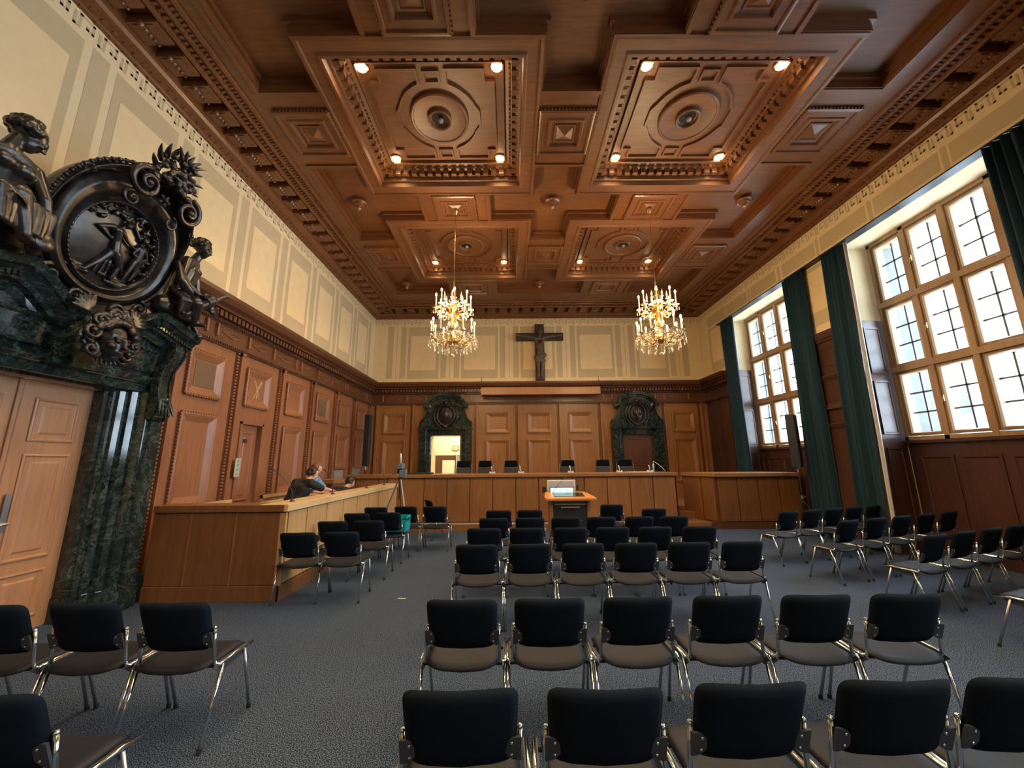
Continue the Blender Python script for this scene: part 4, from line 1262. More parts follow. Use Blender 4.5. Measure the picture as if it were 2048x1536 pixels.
# right desk
rd = thing('clerk_desk', "angled reddish wooden desk right of the judges' bench, against the window wall", 'desk', (5.2, 10.1, 0))
T = at(rd)
RA, RB_, RC_ = (4.80, 11.10), (5.22, 10.14), (7.36, 10.14)
m = MB(T); P = [RA, RB_, RC_, (7.36, 11.10)]; m.prism(P, .17, 1.27); obj('carcass', m, WOOD_DARK, rd)
def slab(m, a, b, z0, z1, off, t, g0, g1):
    a = Vector(a); b = Vector(b); d = (b - a); L = d.length; d /= L; n = Vector((d.y, -d.x))
    p0 = a + d * g0; p1 = a + d * g1
    q = [p0 + n * off, p1 + n * off, p1 + n * (off + t), p0 + n * (off + t)]
    m.prism([tuple(x) for x in q], z0, z1)
for a, b, cuts in ((RB_, RC_, (.03, .54, 1.07, 1.60, 2.13)), (RA, RB_, (.02, .62, 1.03))):
    for g0, g1 in zip(cuts, cuts[1:]):
        m = MB(T); slab(m, a, b, .18, 1.26, .0, .022, g0 + .013, g1 - .013); obj('front_panel', m, WOOD_DESKD, rd, bevel=.003)
m = MB(T); m.prism([(4.76, 11.14), (4.76, 11.02), (5.19, 10.06), (7.38, 10.06), (7.38, 11.14)], 1.27, 1.365); obj('desk_top', m, WOOD_DESKTOP, rd, bevel=.006)
m = MB(T); m.prism([(4.9, 10.12), (7.4, 10.12), (7.4, 11.1), (4.78, 11.1)], 0, .165); obj('plinth', m, WOOD_DARK, rd)
# dock on the left
dock = thing('dock_barrier', 'long L-shaped panelled wooden barrier enclosing the dock on the left', 'barrier', (-2.87, 5.2, 0))
T = at(dock)
DX, DY = -2.975, 5.30
m = MB(T); m.box(DX - .05, DY, .0, DX, 10.28, 1.08); m.box(-4.68, DY, .0, DX, DY + .05, 1.08); obj('carcass', m, WOOD_DARK, dock)
cuts = [5.34, 5.822] + [6.432 + .6137 * k for k in range(6)] + [10.27]
for a, b in zip(cuts, cuts[1:]):
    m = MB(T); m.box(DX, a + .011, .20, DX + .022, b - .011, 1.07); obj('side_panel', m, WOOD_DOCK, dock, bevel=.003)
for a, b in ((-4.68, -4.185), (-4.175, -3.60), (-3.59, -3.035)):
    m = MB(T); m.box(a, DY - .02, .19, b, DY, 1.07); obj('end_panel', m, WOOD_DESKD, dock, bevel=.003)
m = MB(T); m.box(-3.03, DY - .02, .0, DX + .022, DY + .02, 1.07)
obj('corner_post', m, WOOD_DOCK, dock)
for x in (-4.18, -3.595):
    m = MB(T); m.box(x - .008, DY - .032, .19, x + .008, DY - .0, 1.07); obj('seam_strip', m, WOOD_RED, dock)
m = MB(T); m.box(DX - .32, DY - .04, 1.08, DX + .05, 10.26, 1.175); obj('rail_top', m, WOOD_PALE, dock, bevel=.006)
m = MB(T); m.box(-4.68, DY - .045, 1.08, DX - .0, DY + .28, 1.17); obj('end_rail_top', m, WOOD_DESKD, dock, bevel=.006)
m = MB(T); m.box(-4.68, DY - .035, 0, DX + .03, DY, .185); m.box(DX, DY - .035, 0, DX + .035, 10.09, .185); obj('plinth', m, WOOD_DESKD, dock, bevel=.004)
m = MB(); m.box(-5.0, 5.36, 0, -3.06, 10.09, .30)
struct(obj('floor_dock', m, CARPET), 'raised floor inside the dock')
def pew(x, y0, y1, zt, lab):
    r = thing('wooden_bench', lab, 'bench', (x, (y0 + y1) / 2, .3), 0, 'benches in the dock')
    L = (y1 - y0) / 2
    m = MB(); m.box(-.03, -L, .1, .02, L, zt - .3); m.box(-.04, -L, zt - .36, .05, L, zt - .3); obj('backrest', m, WOOD_DOCK, r, bevel=.004)
    m = MB(); m.box(.02, -L, .38, .42, L, .43); obj('seat', m, WOOD_DESK, r, bevel=.004)
    m = MB()
    for y in (-L + .02, L - .06): m.box(-.02, y, 0, .40, y + .04, .40)
    obj('bench_side', m, WOOD_DESK, r)
pew(-3.55, 5.45, 6.15, 1.17, 'wooden bench back nearest the end of the dock, left of the man in black')
pew(-3.44, 6.86, 7.70, 1.135, 'wooden bench back just in front of the two men in the dock')
pew(-4.32, 5.45, 6.12, 1.17, 'short wooden bench back close to the left wall, seen over the barrier end')
pew(-4.32, 6.90, 7.62, 1.17, 'wooden bench back behind the person in the black T-shirt')
bx = thing('wooden_console_box', 'pale wooden box with a thick top behind the people in the dock', 'box', (-4.25, 9.3, .3))
m = MB(); m.box(-.2, -.3, 0, .2, .3, .93); obj('body', m, WOOD_DESK, bx, bevel=.004)
m = MB(); m.box(-.24, -.34, .93, .24, .34, 1.03); obj('lid', m, WOOD_DESKTOP, bx, bevel=.006)

# ================================================================ CHAIRS
def chair_parts():
    r = thing('stacking_chair', '', 'chair')
    # upholstered back
    def back(sgn):
        def fn(u, v):
            a = 2 * pi * u
            s = v
            # superellipse outline
            ca, sa = cos(a), sin(a); e = .27
            x = abs(ca) ** e * (1 if ca > 0 else -1); z = abs(sa) ** e * (1 if sa > 0 else -1)
            hw = .222 + .007 * z; X = x * s * hw; Z = .690 + z * s * .162
            t = .030 * (1 - s ** 6) ** .5 if s < 1 else 0
            lean = (Z - .54) / .31
            Y = .115 - .115 * lean + .75 * (X * X) + .028
            return (X, Y + sgn * t, Z)
        return fn
    m = MB()
    m.grid(back(1), 44, 7, True); m.grid(back(-1), 44, 7, True)
    obj('backrest', m, FABRIC, r, smooth='all', weld=True)
    def seat(sgn):
        def fn(u, v):
            a = 2 * pi * u; s = v
            ca, sa = cos(a), sin(a); e = .42
            x = abs(ca) ** e * (1 if ca > 0 else -1); y = abs(sa) ** e * (1 if sa > 0 else -1)
            X = x * s * .238; Y = .315 + y * s * .225
            t = (.026 if sgn > 0 else .018) * (1 - s ** 6) ** .5 if s < 1 else 0
            q = (X / .238) ** 2
            zz = .452 - .030 * (1 - q) * (1 - (Y - .09) / .6) - .045 * max(0, (Y - .42) / .12) ** 2 + .012 * (Y - .3)
            return (X, Y, zz + sgn * t)
        return fn
    m = MB(); m.grid(seat(1), 44, 7, True); m.grid(seat(-1), 44, 7, True)
    obj('seat', m, FABRIC2, r, smooth='all', weld=True)
    for q in (-1, 1):
        m = MB()      # upright that carries the back, bent round to the side of the seat
        m.tube([(q * .232, .138, .668), (q * .234, .152, .56), (q * .238, .160, .475), (q * .246, .164, .450), (q * .266, .172, .444), (q * .272, .19, .450), (q * .272, .40, .458), (q * .262, .50, .440)], .0105, 8)
        m.ell((q * .232, .138, .668), (.0125, .0125, .012), 8, 5)
        obj('side_frame', m, CHROME, r, smooth='all')
        m = MB(); m.prism([(.13, .44), (.17, .455), (.40, .465), (.46, .44), (.40, .405), (.2, .385)], .255 * q, .262 * q); m.v = [(z, x, y) for x, y, z in m.v]
        obj('link_plate', m, GREYP, r)
        m = MB(); m.tube([(q * .271, .20, .44), (q * .262, .092, .012)], .0115, 8)
        lg = obj('leg', m, CHROME, r, smooth='all')
        m = MB(); m.tube([(q * .2625, .096, .03), (q * .262, .091, .0)], .0145, 8); obj('foot', m, BLACKP, lg)
        m = MB(); m.tube([(q * .271, .40, .44), (q * .258, .545, .012)], .0105, 8)
        lg = obj('leg', m, STEEL, r, smooth='all')
        m = MB(); m.tube([(q * .2585, .541, .03), (q * .258, .547, .0)], .0145, 8); obj('foot', m, BLACKP, lg)
        m = MB()      # half-round plate on the corner of the back
        P = [(q * .236, .552)] + [(q * (.232 - .060 * sin(radians(a))), .602 - .050 * cos(radians(a))) for a in range(0, 181, 15)] + [(q * .236, .652)]
        m.prism(P, -.042, -.030); m.v = [(x, -z + .090 - .355 * (y - .60), y) for x, y, z in m.v]
        pl = obj('bracket', m, GREYP, r)
        for z in (.578, .628):
            m = MB(); m.ell((q * .198, .120 - .355 * (z - .60), z), (.0065, .004, .0065), 8, 5)
            obj('screw', m, CHROME, pl, smooth='all')
    m = MB(); m.tube([(-.27, .21, .415), (.27, .21, .415)], .009, 6); m.tube([(-.27, .40, .425), (.27, .40, .425)], .009, 6)
    obj('cross_bar', m, BLACKP, r, smooth='all')
    return r
proto = chair_parts()
index_kids()
first = [True]
ORD = ['leftmost', 'second from the left', 'third from the left', 'fourth from the left', 'fifth from the left', 'rightmost']
def put_chair(x, y, rz, label, group):
    if first[0]: c = proto; first[0] = False
    else: c = copy_tree(proto)
    c.location = (x * 1.012, y - .035, 0); c.rotation_euler = (0, 0, rz)
    c['label'] = label; c['group'] = group
    return c
K = .966
jr = random.Random(2)
def row(xs_, y, name, grp, slope=.012):
    for i, x in enumerate(xs_):
        o = ORD[i] if i < len(xs_) - 1 else 'rightmost'
        put_chair(x, y + slope * (x - xs_[0]) + jr.uniform(-.008, .008), radians(jr.uniform(-1.2, 1.8)), 'black upholstered chair, %s %s' % (o, name), grp)
CG = 'chairs of the middle block'
row([-.20, .352, .93, 1.50, 2.02], 1.652, 'in the row nearest the camera', CG, .022)
row([-.32, .234, .80, 1.373, 1.937, 2.51], 2.635, 'in the second row from the camera', CG)
row([-.368, .187, .747, 1.301, 1.865, 2.434], 4.28, 'in the third row from the camera', CG)
row([-.36, .195, .76, 1.31, 1.86, 2.44], 5.28, 'in the fourth row from the camera', CG, .0)
row([-.275, .278, .829, 1.378, 1.963, 2.50], 6.20, 'in the fifth row from the camera', CG)
put_chair(-.23, 7.14, 0, 'black chair in the sixth row, left one of two left of the lectern', CG)
put_chair(.32, 7.16, 0, 'black chair in the sixth row, just left of the lectern', CG)
put_chair(2.54, 7.20, radians(2), 'black chair alone at the right end of the sixth row', CG)
put_chair(1.957, 7.91, radians(-2), 'lone black chair right of the lectern, farthest of the middle block', CG)
LG = 'chairs beside the dock barrier'
put_chair(-2.655, 5.085, radians(3), 'black chair at the near corner of the dock barrier', LG)
put_chair(-2.136, 5.12, radians(2), 'black chair right of the one at the barrier corner', LG)
put_chair(-2.65, 6.02, radians(1), 'black chair against the dock barrier, second pair, left one', LG)
put_chair(-2.13, 6.08, radians(1), 'black chair of the second pair, right one, away from the barrier', LG)
put_chair(-2.645, 6.92, radians(-1), 'black chair against the dock barrier, left of the teal crate', LG)
put_chair(-2.142, 7.01, radians(-2), 'black chair with a teal plastic crate on its seat', LG)
put_chair(-2.62, 7.80, radians(0), 'black chair against the barrier, behind the teal crate', LG)
put_chair(-2.08, 7.92, radians(-3), 'black chair in front of the camera tripod', LG)
put_chair(-1.498, 7.87, radians(-1), 'black chair standing free right of the tripod', LG)
put_chair(-1.95, 9.2, radians(-60), 'dark chair seen edge-on behind the tripod leg', LG)
NG = 'chairs at the lower left'
put_chair(-2.12, 2.635, radians(0), 'large black chair at lower left, right end of its row, seat edge in view', NG)
put_chair(-2.685, 2.64, radians(0), 'large black chair at lower left in the middle of its row of three', NG)
put_chair(-3.24, 2.62, radians(0), 'large black chair at lower left cut by the left edge, in the row of three', NG)
put_chair(-2.01, 1.66, radians(-1), 'black chair in the bottom left corner, mostly out of the picture', NG)
RG = 'slanted rows on the right'
RN = ['first (leftmost)', 'second', 'third', 'fourth', 'fifth', 'sixth']
TH = radians(19.5)
for nm, P in (('farthest slanted row', [(4.60 + .523 * k, 6.68 + .186 * k) for k in range(5)]),
              ('second farthest slanted row', [(4.75 + .57 * k, 5.70 + .195 * k) for k in range(5)]),
              ('third farthest slanted row', [(4.79 + .56 * k, 4.60 + .198 * k) for k in range(4)]),
              ('nearest slanted row, back out of frame', [(4.83 + .56 * k, 3.53 + .198 * k) for k in range(3)])):
    for i, (x, y) in enumerate(P):
        put_chair(x, y, TH, 'black chair, %s of the %s by the windows' % (RN[i], nm), RG)

# teal crate
cr = thing('plastic_crate', 'teal plastic folding crate standing on a black chair', 'crate', (-2.142, 7.37, .484))
m = MB()
a, b, h = .25, .17, .26
for (x0, y0, x1, y1) in ((-a, -b, a, -b + .012), (-a, b - .012, a, b), (-a, -b, -a + .012, b), (a - .012, -b, a, b)): m.box(x0, y0, 0, x1, y1, h * .62)
m.box(-a, -b, 0, a, b, .012)
for (x0, y0, x1, y1) in ((-a - .01, -b - .01, a + .01, -b + .012), (-a - .01, b - .012, a + .01, b + .01), (-a - .01, -b - .01, -a + .012, b + .01), (a - .012, -b - .01, a + .01, b + .01)):
    m.box(x0, y0, h - .035, x1, y1, h)
for x in (-a, -.08, .08, a - .02):
    for y in (-b - .006, b - .006): m.box(x, y, 0, x + .02, y + .012, h)
for y in (-.09, .07):
    for x in (-a - .006, a - .006): m.box(x, y, 0, x + .012, y + .02, h)
TEAL = flat('teal_plastic', (.008, .32, .38), .4)
obj('crate_body', m, TEAL, cr, bevel=.002)
m = MB(); m.box(-.08, -b - .012, .10, .08, -b - .004, .17); obj('label_plate', m, WHITEP, cr)

# ================================================================ LECTERN
le = thing('lectern', 'wooden lectern with orange top, black cabinet and screens, among the chairs', 'lectern', (1.09, 7.75, 0))
m = MB(); m.box(-.37, -.20, 0, -.31, .25, .97); m.box(.33, -.20, 0, .39, .25, .97); m.box(-.37, .22, 0, .39, .25, .97); m.box(-.37, -.2, 0, .39, .25, .05); obj('housing', m, WOOD_DESKTOP, le, bevel=.004)
m = MB(); m.box(-.31, -.19, .05, .33, .2, .93); cab = obj('cabinet', m, BLACKP, le, bevel=.004)
m = MB(); m.box(-.29, -.205, .89, .31, -.19, .915); m.tube([(-.16, -.235, .85), (.18, -.235, .85)], .008, 8); m.tube([(-.13, -.235, .85), (-.13, -.19, .85)], .006, 6); m.tube([(.15, -.235, .85), (.15, -.19, .85)], .006, 6); obj('handle', m, STEEL, cab)
m = MB()
for x in (.04, .17): m.box(x, -.2, .60, x + .07, -.19, .615)
obj('indicator', m, STEEL, cab)
m = MB()
P = [(-.44, -.30), (.50, -.30), (.50, -.24), (.38, .22), (-.42, .22), (-.46, -.1), (-.46, -.25)]
m.prism(P, 0, .045); m.v = [(x, y, z + 1.02 + y * .16) for x, y, z in m.v]; tp = obj('lectern_top', m, WOOD_ORANGE, le, bevel=.008, seg=2)
m = MB(); m.box(-.28, -.18, .046, .30, .12, .05); m.v = [(x, y, z + 1.02 + y * .16) for x, y, z in m.v]; obj('glass_inset', m, flat('dark_glass', (.03, .035, .025), .1), tp)
m = MB(); m.box(-.37, .26, 1.04, .20, .30, 1.325); mo = obj('monitor', m, WHITEP, le, bevel=.004)
m = MB(); m.box(-.345, .255, 1.10, .165, .2595, 1.30); obj('monitor_screen', m, flat('pale_lilac_screen', (.50, .52, .60), .4), mo)
m = MB(); m.box(-.33, .16, 1.04, .15, .175, 1.19); lp = obj('laptop', m, BLACKP, le)
m = MB(); m.box(-.315, .155, 1.06, .135, .1595, 1.178); obj('laptop_screen', m, emit('lit_cyan_screen', (.45, .85, .88), .9), lp)
m = MB()
for k, (x, w_) in enumerate(((-.25, .20), (-.02, .14), (-.22, .30))): m.box(x, .153, 1.085 + .025 * k, x + w_, .1552, 1.092 + .025 * k)
obj('screen_text', m, flat('screen_grey', (.2, .35, .4), .5), lp)
m = MB(); m.box(-.47, .22, 1.08, -.39, .30, 1.20); obj('desk_speaker', m, BLACKP, le, bevel=.006)
m = MB(); m.ell((.25, .26, 1.22), .022, 10, 7); m.box(.22, .24, 1.12, .26, .28, 1.20); obj('desk_camera', m, BLACKP, le, smooth=True)
for q, x0, x1 in ((0, -.28, .02), (1, .37, .12)):
    m = MB(); m.tube([(x0, .10, 1.07), (x0 + (.02 if q == 0 else -.0), .12, 1.13), ((x0 + x1) / 2, .14, 1.28), (x1, .12, 1.41)], [.006, .005, .004, .007], 6)
    obj('gooseneck_microphone', m, BLACKP, le, smooth='all')

# ================================================================ SMALL THINGS ON THE BENCH
def judge_chair(x, lab, rz=0, warm=False):
    r = thing('judge_chair', lab, 'chair', (x, 12.05, .45), rz, "high-backed chairs behind the judges' bench")
    m = MB()
    def sh(z0, z1, w0, w1, th=.07, y=0): m.add([(-w0, y, z0), (w0, y, z0), (w0, y + th, z0), (-w0, y + th, z0), (-w1, y - .05, z1), (w1, y - .05, z1), (w1, y + th - .05, z1), (-w1, y + th - .05, z1)], [(0, 1, 2, 3), (4, 5, 6, 7), (0, 1, 5, 4), (1, 2, 6, 5), (2, 3, 7, 6), (3, 0, 4, 7)])
    sh(.50, 1.08, .25, .21); obj('backrest', m, flat('brown_grey_leather', (.075, .06, .052), .5) if 'brown_grey_leather' not in bpy.data.materials else bpy.data.materials['brown_grey_leather'], r, bevel=.015, seg=2)
    m = MB(); sh(1.085, 1.28, .208, .185, .075, -.05); obj('headrest', m, FABRIC, r, bevel=.015, seg=2)
    m = MB(); m.box(-.25, -.5, .42, .25, .02, .50); obj('seat', m, FABRIC, r, bevel=.02, seg=2)
    m = MB(); m.tube([(0, -.22, .06), (0, -.22, .42)], .03, 10)
    for k in range(5):
        a = 2 * pi * k / 5; m.tube([(0, -.22, .09), (.3 * cos(a), -.22 + .3 * sin(a), .03)], [.025, .015], 6)
    obj('base', m, STEEL, r)
    for q in (-1, 1):
        m = MB(); m.tube([(q * .25, .04, 1.18), (q * .27, .02, .72), (q * .28, -.3, .70), (q * .26, -.3, .46)], .012, 6); obj('armrest', m, STEEL, r)
judge_chair(-1.47, 'high-backed judge chair in front of the open doorway, turned dark', radians(12))
judge_chair(-.80, "judge chair second from the left, behind a white desk microphone, grey back")
judge_chair(-.01, "judge chair third from the left, between the doorway and the crucifix")
judge_chair(1.73, 'judge chair standing alone right below the crucifix')
judge_chair(2.80, 'judge chair left of the right marble door surround')
judge_chair(3.49, 'rightmost judge chair, in front of the right marble door surround', radians(-8))
for i, (x, lab) in enumerate(((-.52, 'first from the left'), (.26, 'second from the left'), (1.62, 'third from the left, below the crucifix'), (2.95, 'fourth from the left'), (3.78, 'rightmost of the five'))):
    r = thing('conference_microphone', 'small white desk microphone unit on the judges\' bench, %s' % lab, 'microphone', (x, 10.75, 1.385), 0, 'white microphone units on the bench')
    m = MB(); m.box(-.08, -.05, 0, .08, .05, .035); m.ell((-.06, -.02, .04), .02, 8, 5); m.ell((.06, 0, .04), .018, 8, 5); obj('base', m, WHITEP, r, bevel=.008)
    m = MB(); m.tube([(0, 0, .03), (-.01, -.02, .10), (-.03, -.03, .19)], [.012, .010, .014], 8); obj('stem', m, WHITEP, r, smooth='all')
r = thing('pole_microphone', "white microphone with an arched stem at the right end of the judges' bench", 'microphone', (4.0, 10.8, 1.385))
m = MB(); m.tube([(-.1, 0, 0), (-.1, 0, .22)], .025, 10); obj('tube_base', m, flat('pale_blue_plastic', (.35, .48, .52), .4), r, smooth='all')
m = MB(); m.tube([(-.1, 0, .22), (-.09, 0, .29), (0, 0, .24), (.12, 0, .14), (.22, 0, .03)], .008, 6); obj('stem', m, WHITEP, r, smooth='all')
m = MB(); m.box(-2.95, 10.55, 1.386, -2.15, 10.95, 1.425); m.box(-2.3, 10.6, 1.42, -2.17, 10.9, 1.435)
tag(obj('flat_case', m, BLACKP, bevel=.01), "flat black case lying on the left part of the judges' bench", 'case')
m = MB(); m.box(3.1, 10.6, 1.386, 3.75, 10.9, 1.40); tag(obj('paper_folder', m, WHITEP), "pale folder lying flat near the right end of the judges' bench", 'folder')
def gooseneck(x, y, h, lean, lab, z=1.175):
    r = thing('gooseneck_microphone', lab, 'microphone', (x, y, z), 0, 'gooseneck microphones on the dock rail')
    m = MB(); m.lathe([(.0, 0), (.035, 0), (.03, .015), (.012, .03), (0, .03)], n=14); obj('base', m, BLACKP, r, smooth=True)
    m = MB(); m.tube([(0, 0, .02), (lean * .02, -.01, h * .28), (lean * .25, -.05, h * .52), (lean * .6, -.11, h * .78), (lean * .9, -.16, h * .93)], [.007, .006, .005, .0045, .0045], 6); obj('stem', m, GREYP, r, smooth='all')
    m = MB(); m.cone((lean * .9, -.16, h * .93), (lean * 1.12, -.20, h * 1.0), .009, .009, 8); obj('capsule', m, BLACKP, r, smooth='all')
gooseneck(-3.08, 5.62, .47, -.22, 'gooseneck microphone nearest the camera, left of the man in black')
gooseneck(-3.08, 6.87, .42, -.08, 'gooseneck microphone in front of the reaching arm in the dock')
gooseneck(-3.08, 8.45, .33, -.10, 'gooseneck microphone on the dock rail before the left loudspeaker')
gooseneck(-3.08, 9.6, .62, -.14, 'tall thin gooseneck microphone nearest the camera tripod')

# tripod with camera
tr = thing('camera_tripod', 'silver and black tripod with a small video camera by the dock corner', 'tripod', (-2.47, 8.78, 0))
m = MB(); m.tube([(0, 0, .90), (0, 0, 1.50)], .016, 8); m.tube([(0, 0, 1.31), (0, 0, 1.38)], .045, 8); obj('column', m, BLACKP, tr, smooth=True)
for a in (200, -45, 75):
    a = radians(a); c, s_ = cos(a), sin(a)
    m = MB(); m.tube([(c * .03, s_ * .03, 1.34), (c * .27, s_ * .27, .68)], .018, 8); m.tube([(c * .27, s_ * .27, .69), (c * .50, s_ * .50, .01)], .012, 8)
    lg = obj('leg', m, STEEL, tr, smooth=True)
    m = MB(); m.tube([(c * .25, s_ * .25, .74), (c * .28, s_ * .28, .64)], .024, 8); m.tube([(c * .49, s_ * .49, .03), (c * .50, s_ * .50, 0)], .016, 8); obj('clamp', m, BLACKP, lg, smooth=True)
m = MB(); m.box(-.055, -.05, 1.46, .055, .05, 1.56); m.tube([(0, 0, 1.54), (-.20, -.16, 1.40)], .009, 6); m.tube([(-.20, -.16, 1.40), (-.23, -.18, 1.26)], .014, 6)
obj('pan_head', m, BLACKP, tr)
m = MB(); m.box(-.05, -.09, 1.56, .07, .10, 1.68); m.tube([(.01, .10, 1.62), (.01, .15, 1.62)], .035, 12); m.box(.0, -.10, 1.38, .15, .0, 1.54)
cm = obj('video_camera', m, flat('blue_grey_plastic', (.13, .17, .24), .4), tr, bevel=.008)
m = MB(); m.tube([(.0, 0, 1.68), (-.01, 0, 1.90)], [.026, .016], 8); obj('antenna', m, WHITEP, cm, smooth='all')

# loudspeakers
def speaker(x, y, z0, z1, rz, lab, slab_):
    s = thing('speaker_stand', slab_, 'stand', (x, y, 0))
    m = MB(); m.tube([(0, 0, .3), (0, 0, z0 - .02)], .018, 8); obj('pole', m, BLACKP, s, smooth=True)
    m = MB(); m.tube([(0, 0, .82), (0, 0, .90)], .035, 10); m.tube([(0, 0, .86), (.07, 0, .86)], .012, 8); m.tube([(0, 0, z0 - .12), (0, 0, z0 - .03)], .03, 10); obj('collar', m, STEEL, s, smooth=True)
    for k in range(3):
        a = 2 * pi * k / 3 + pi / 3
        m = MB(); m.tube([(0, 0, .80), (.42 * cos(a), .42 * sin(a), .01)], .012, 6); m.tube([(0, 0, .38), (.22 * cos(a), .22 * sin(a), .40)], .008, 6); obj('leg', m, BLACKP, s)
    o = thing('column_loudspeaker', lab, 'loudspeaker', (x, y, z0), rz)
    m = MB(); m.box(-.085, -.09, 0, .085, .09, z1 - z0); obj('cabinet', m, flat('anthracite', (.015, .022, .032), .55), o, bevel=.006)
    m = MB(); m.box(-.072, -.098, .03, .072, -.09, z1 - z0 - .03); obj('grille', m, flat('grille_cloth', (.010, .014, .02), .8), o)
    m = MB(); m.ell((0, -.03, -.012), (.03, .03, .02), 8, 5); m.box(-.02, -.1, .01, .02, -.097, .02); obj('mount', m, STEEL, o)
speaker(-4.45, 12.0, 1.60, 3.17, 0, 'tall slim dark loudspeaker by the left end of the back wall', 'tripod stand under the left slim loudspeaker, behind the dock')
speaker(6.55, 8.98, 1.52, 2.72, radians(35), 'tall slim dark loudspeaker standing before the far window', 'black tripod stand under the right loudspeaker beside the curtain')

# switch panel, vents, screen box
m = MB(fL); m.box(6.985, 1.47, .08, 7.115, 1.80, .10); sp = tag(obj('switch_panel', m, flat('pale_green_plate', (.40, .45, .36), .4), bevel=.004), 'pale upright switch plate on the batten left of the small door', 'switch')
m = MB(fL)
for z in (1.52, 1.60, 1.68, 1.75): m.box(7.03, z - .02, .10, 7.07, z + .02, .108)
obj('switch', m, GREYV, sp)
for y0, y1, z0, z1, lab in ((11.06, 11.62, .55, 1.49, 'grey wall panel left of the left loudspeaker, larger one'), (12.25, 12.9, .55, 1.60, 'grey wall panel right next to the left loudspeaker')):
    m = MB(fL); m.box(y0, z0, .004, y1, z1, .04)
    for k in range(14): m.box(y0 + .03, z0 + .04 + k * (z1 - z0 - .08) / 14, .04, y1 - .03, z0 + .06 + k * (z1 - z0 - .08) / 14, .046)
    tag(obj('ventilation_grille', m, GREYV), lab, 'grille', 'grey panels low on the left wall')
m = MB(fB); m.box(-1.03, 3.96, .30, 3.10, 4.22, .55)
sb = tag(obj('projection_screen_case', m, WOOD_BACK, bevel=.008), 'long wooden screen housing under the crucifix on the back wall', 'case')
m = MB(fB); m.box(-.98, 3.955, .36, 3.05, 3.962, .46); obj('slot', m, WOOD_DARK, sb)
for x in (-1.02, 3.09):
    m = MB(fB); m.tube([(x, 4.25, .37), (x, 4.62, .37)], .008, 6); m.tube([(x - .05, 4.22, .37), (x + .02, 4.5, .37)], .006, 6); obj('hanging_wire', m, BLACKP, sb)

# ================================================================ CRUCIFIX
cx = thing('crucifix', 'large dark wooden crucifix high on the back wall', 'crucifix', (1.06, 13.6, 4.45))
T = at(cx); X0 = 1.06
m = MB(T); m.box(X0 - .16, 13.40, 4.46, X0 + .17, 13.52, 6.64); m.box(X0 - .86, 13.395, 6.02, X0 + .87, 13.525, 6.30); m.box(X0 - .05, 13.5, 5, X0 + .05, 13.6, 6.5)
DKW = wood('very_dark_wood', (.018, .012, .008), (.040, .027, .018), rough=.5)
obj('cross', m, DKW, cx, bevel=.006)
m = MB(T)
yy = 13.36
torso(m, (X0 + .02, yy, 5.42), (X0, yy - .01, 5.82), (X0, yy - .01, 6.08), (X0 - .17, yy, 6.08), (X0 + .17, yy, 6.08), .72)
limb(m, [(X0, yy, 6.08), (X0 + .01, yy - .04, 6.2)], [.05, .045]); head_prims(m, (X0 + .02, yy - .06, 6.30), (.1, -1, -.35), s=.95)
for q in (-1, 1):
    limb(m, [(X0 + q * .17, yy, 6.10), (X0 + q * .46, yy, 6.15), (X0 + q * .74, yy + .01, 6.19)], [.052, .038, .026]); hand_prims(m, (X0 + q * .74, yy + .01, 6.19), (q, 0, .1), (0, -1, 0), .85, .3, q)
    limb(m, [(X0 + .02 + q * .07, yy, 5.40), (X0 + .01 + q * .075, yy - .05, 5.02), (X0 + q * .055, yy, 4.70)], [.082, .055, .034]); limb(m, [(X0 + q * .055, yy, 4.70), (X0 + q * .075, yy - .06, 4.62)], [.034, .026])
limb(m, [(X0 - .12, yy - .02, 5.34), (X0 + .14, yy - .02, 5.44)], [.10, .10]); limb(m, [(X0 - .1, yy - .02, 5.24), (X0 + .12, yy - .02, 5.24)], [.09, .09])
fuse(m, 'figure', flat('carved_brown_figure', (.11, .078, .05), .5, noise_amt=.3, scale=14), cx, voxel=.011, smooth=2)
m = MB(T); m.box(X0 - .12, yy - .06, 4.54, X0 + .14, 13.40, 4.60); obj('foot_rest', m, DKW, cx)

# ================================================================ CEILING FITTINGS
def lamp_lab(i, j, a, b):
    return None
NAMES = {(0, 0): 'far left', (1, 0): 'far right', (0, 1): 'near left', (1, 1): 'near right'}
cnt = 0
SPX, SPY = 1.01, .89
spot0 = None
for j, cy_ in enumerate(COFFER_Y):
    for i, cx_ in enumerate(COFFER_X):
        for qx in (-1, 1):
            for qy in (-1, 1):
                if j == 0 and qy < 0: continue
                x, y = cx_ + qx * SPX, cy_ + qy * SPY
                if j < 2: lab = 'lit round spotlight in the %s corner of the %s ceiling coffer' % (('far' if qy > 0 else 'near') + (' right' if qx > 0 else ' left'), NAMES[i, j])
                else: lab = 'round ceiling spotlight behind the camera'
                if spot0 is None:
                    r = thing('ceiling_spotlight', lab, 'spotlight', (x, y, ZC + .30), 0, 'round spotlights in the ceiling coffers'); spot0 = r
                    m = MB(); m.lathe([(.085, .02), (.105, .0), (.105, -.02), (.085, -.028), (.078, -.01)], n=24); obj('trim_ring', m, BRASS, r, smooth=True)
                    m = MB(); m.lathe([(0, -.035), (.04, -.032), (.078, -.012), (.078, .0)], n=20); obj('lens', m, BULB, r, smooth='all')
                    index_kids()
                else:
                    r = copy_tree(spot0); r.location = (x, y, ZC + .30); r['label'] = lab
                add_light('spot_bulb', 'SPOT', (x, y, ZC + .24), SPOT_W, WARM, .06, spot_size=radians(128), spot_blend=.7)
                add_light('spot_glow', 'POINT', (x, y, ZC + .17), GLOW_W, WARM, .05)
dl0 = None
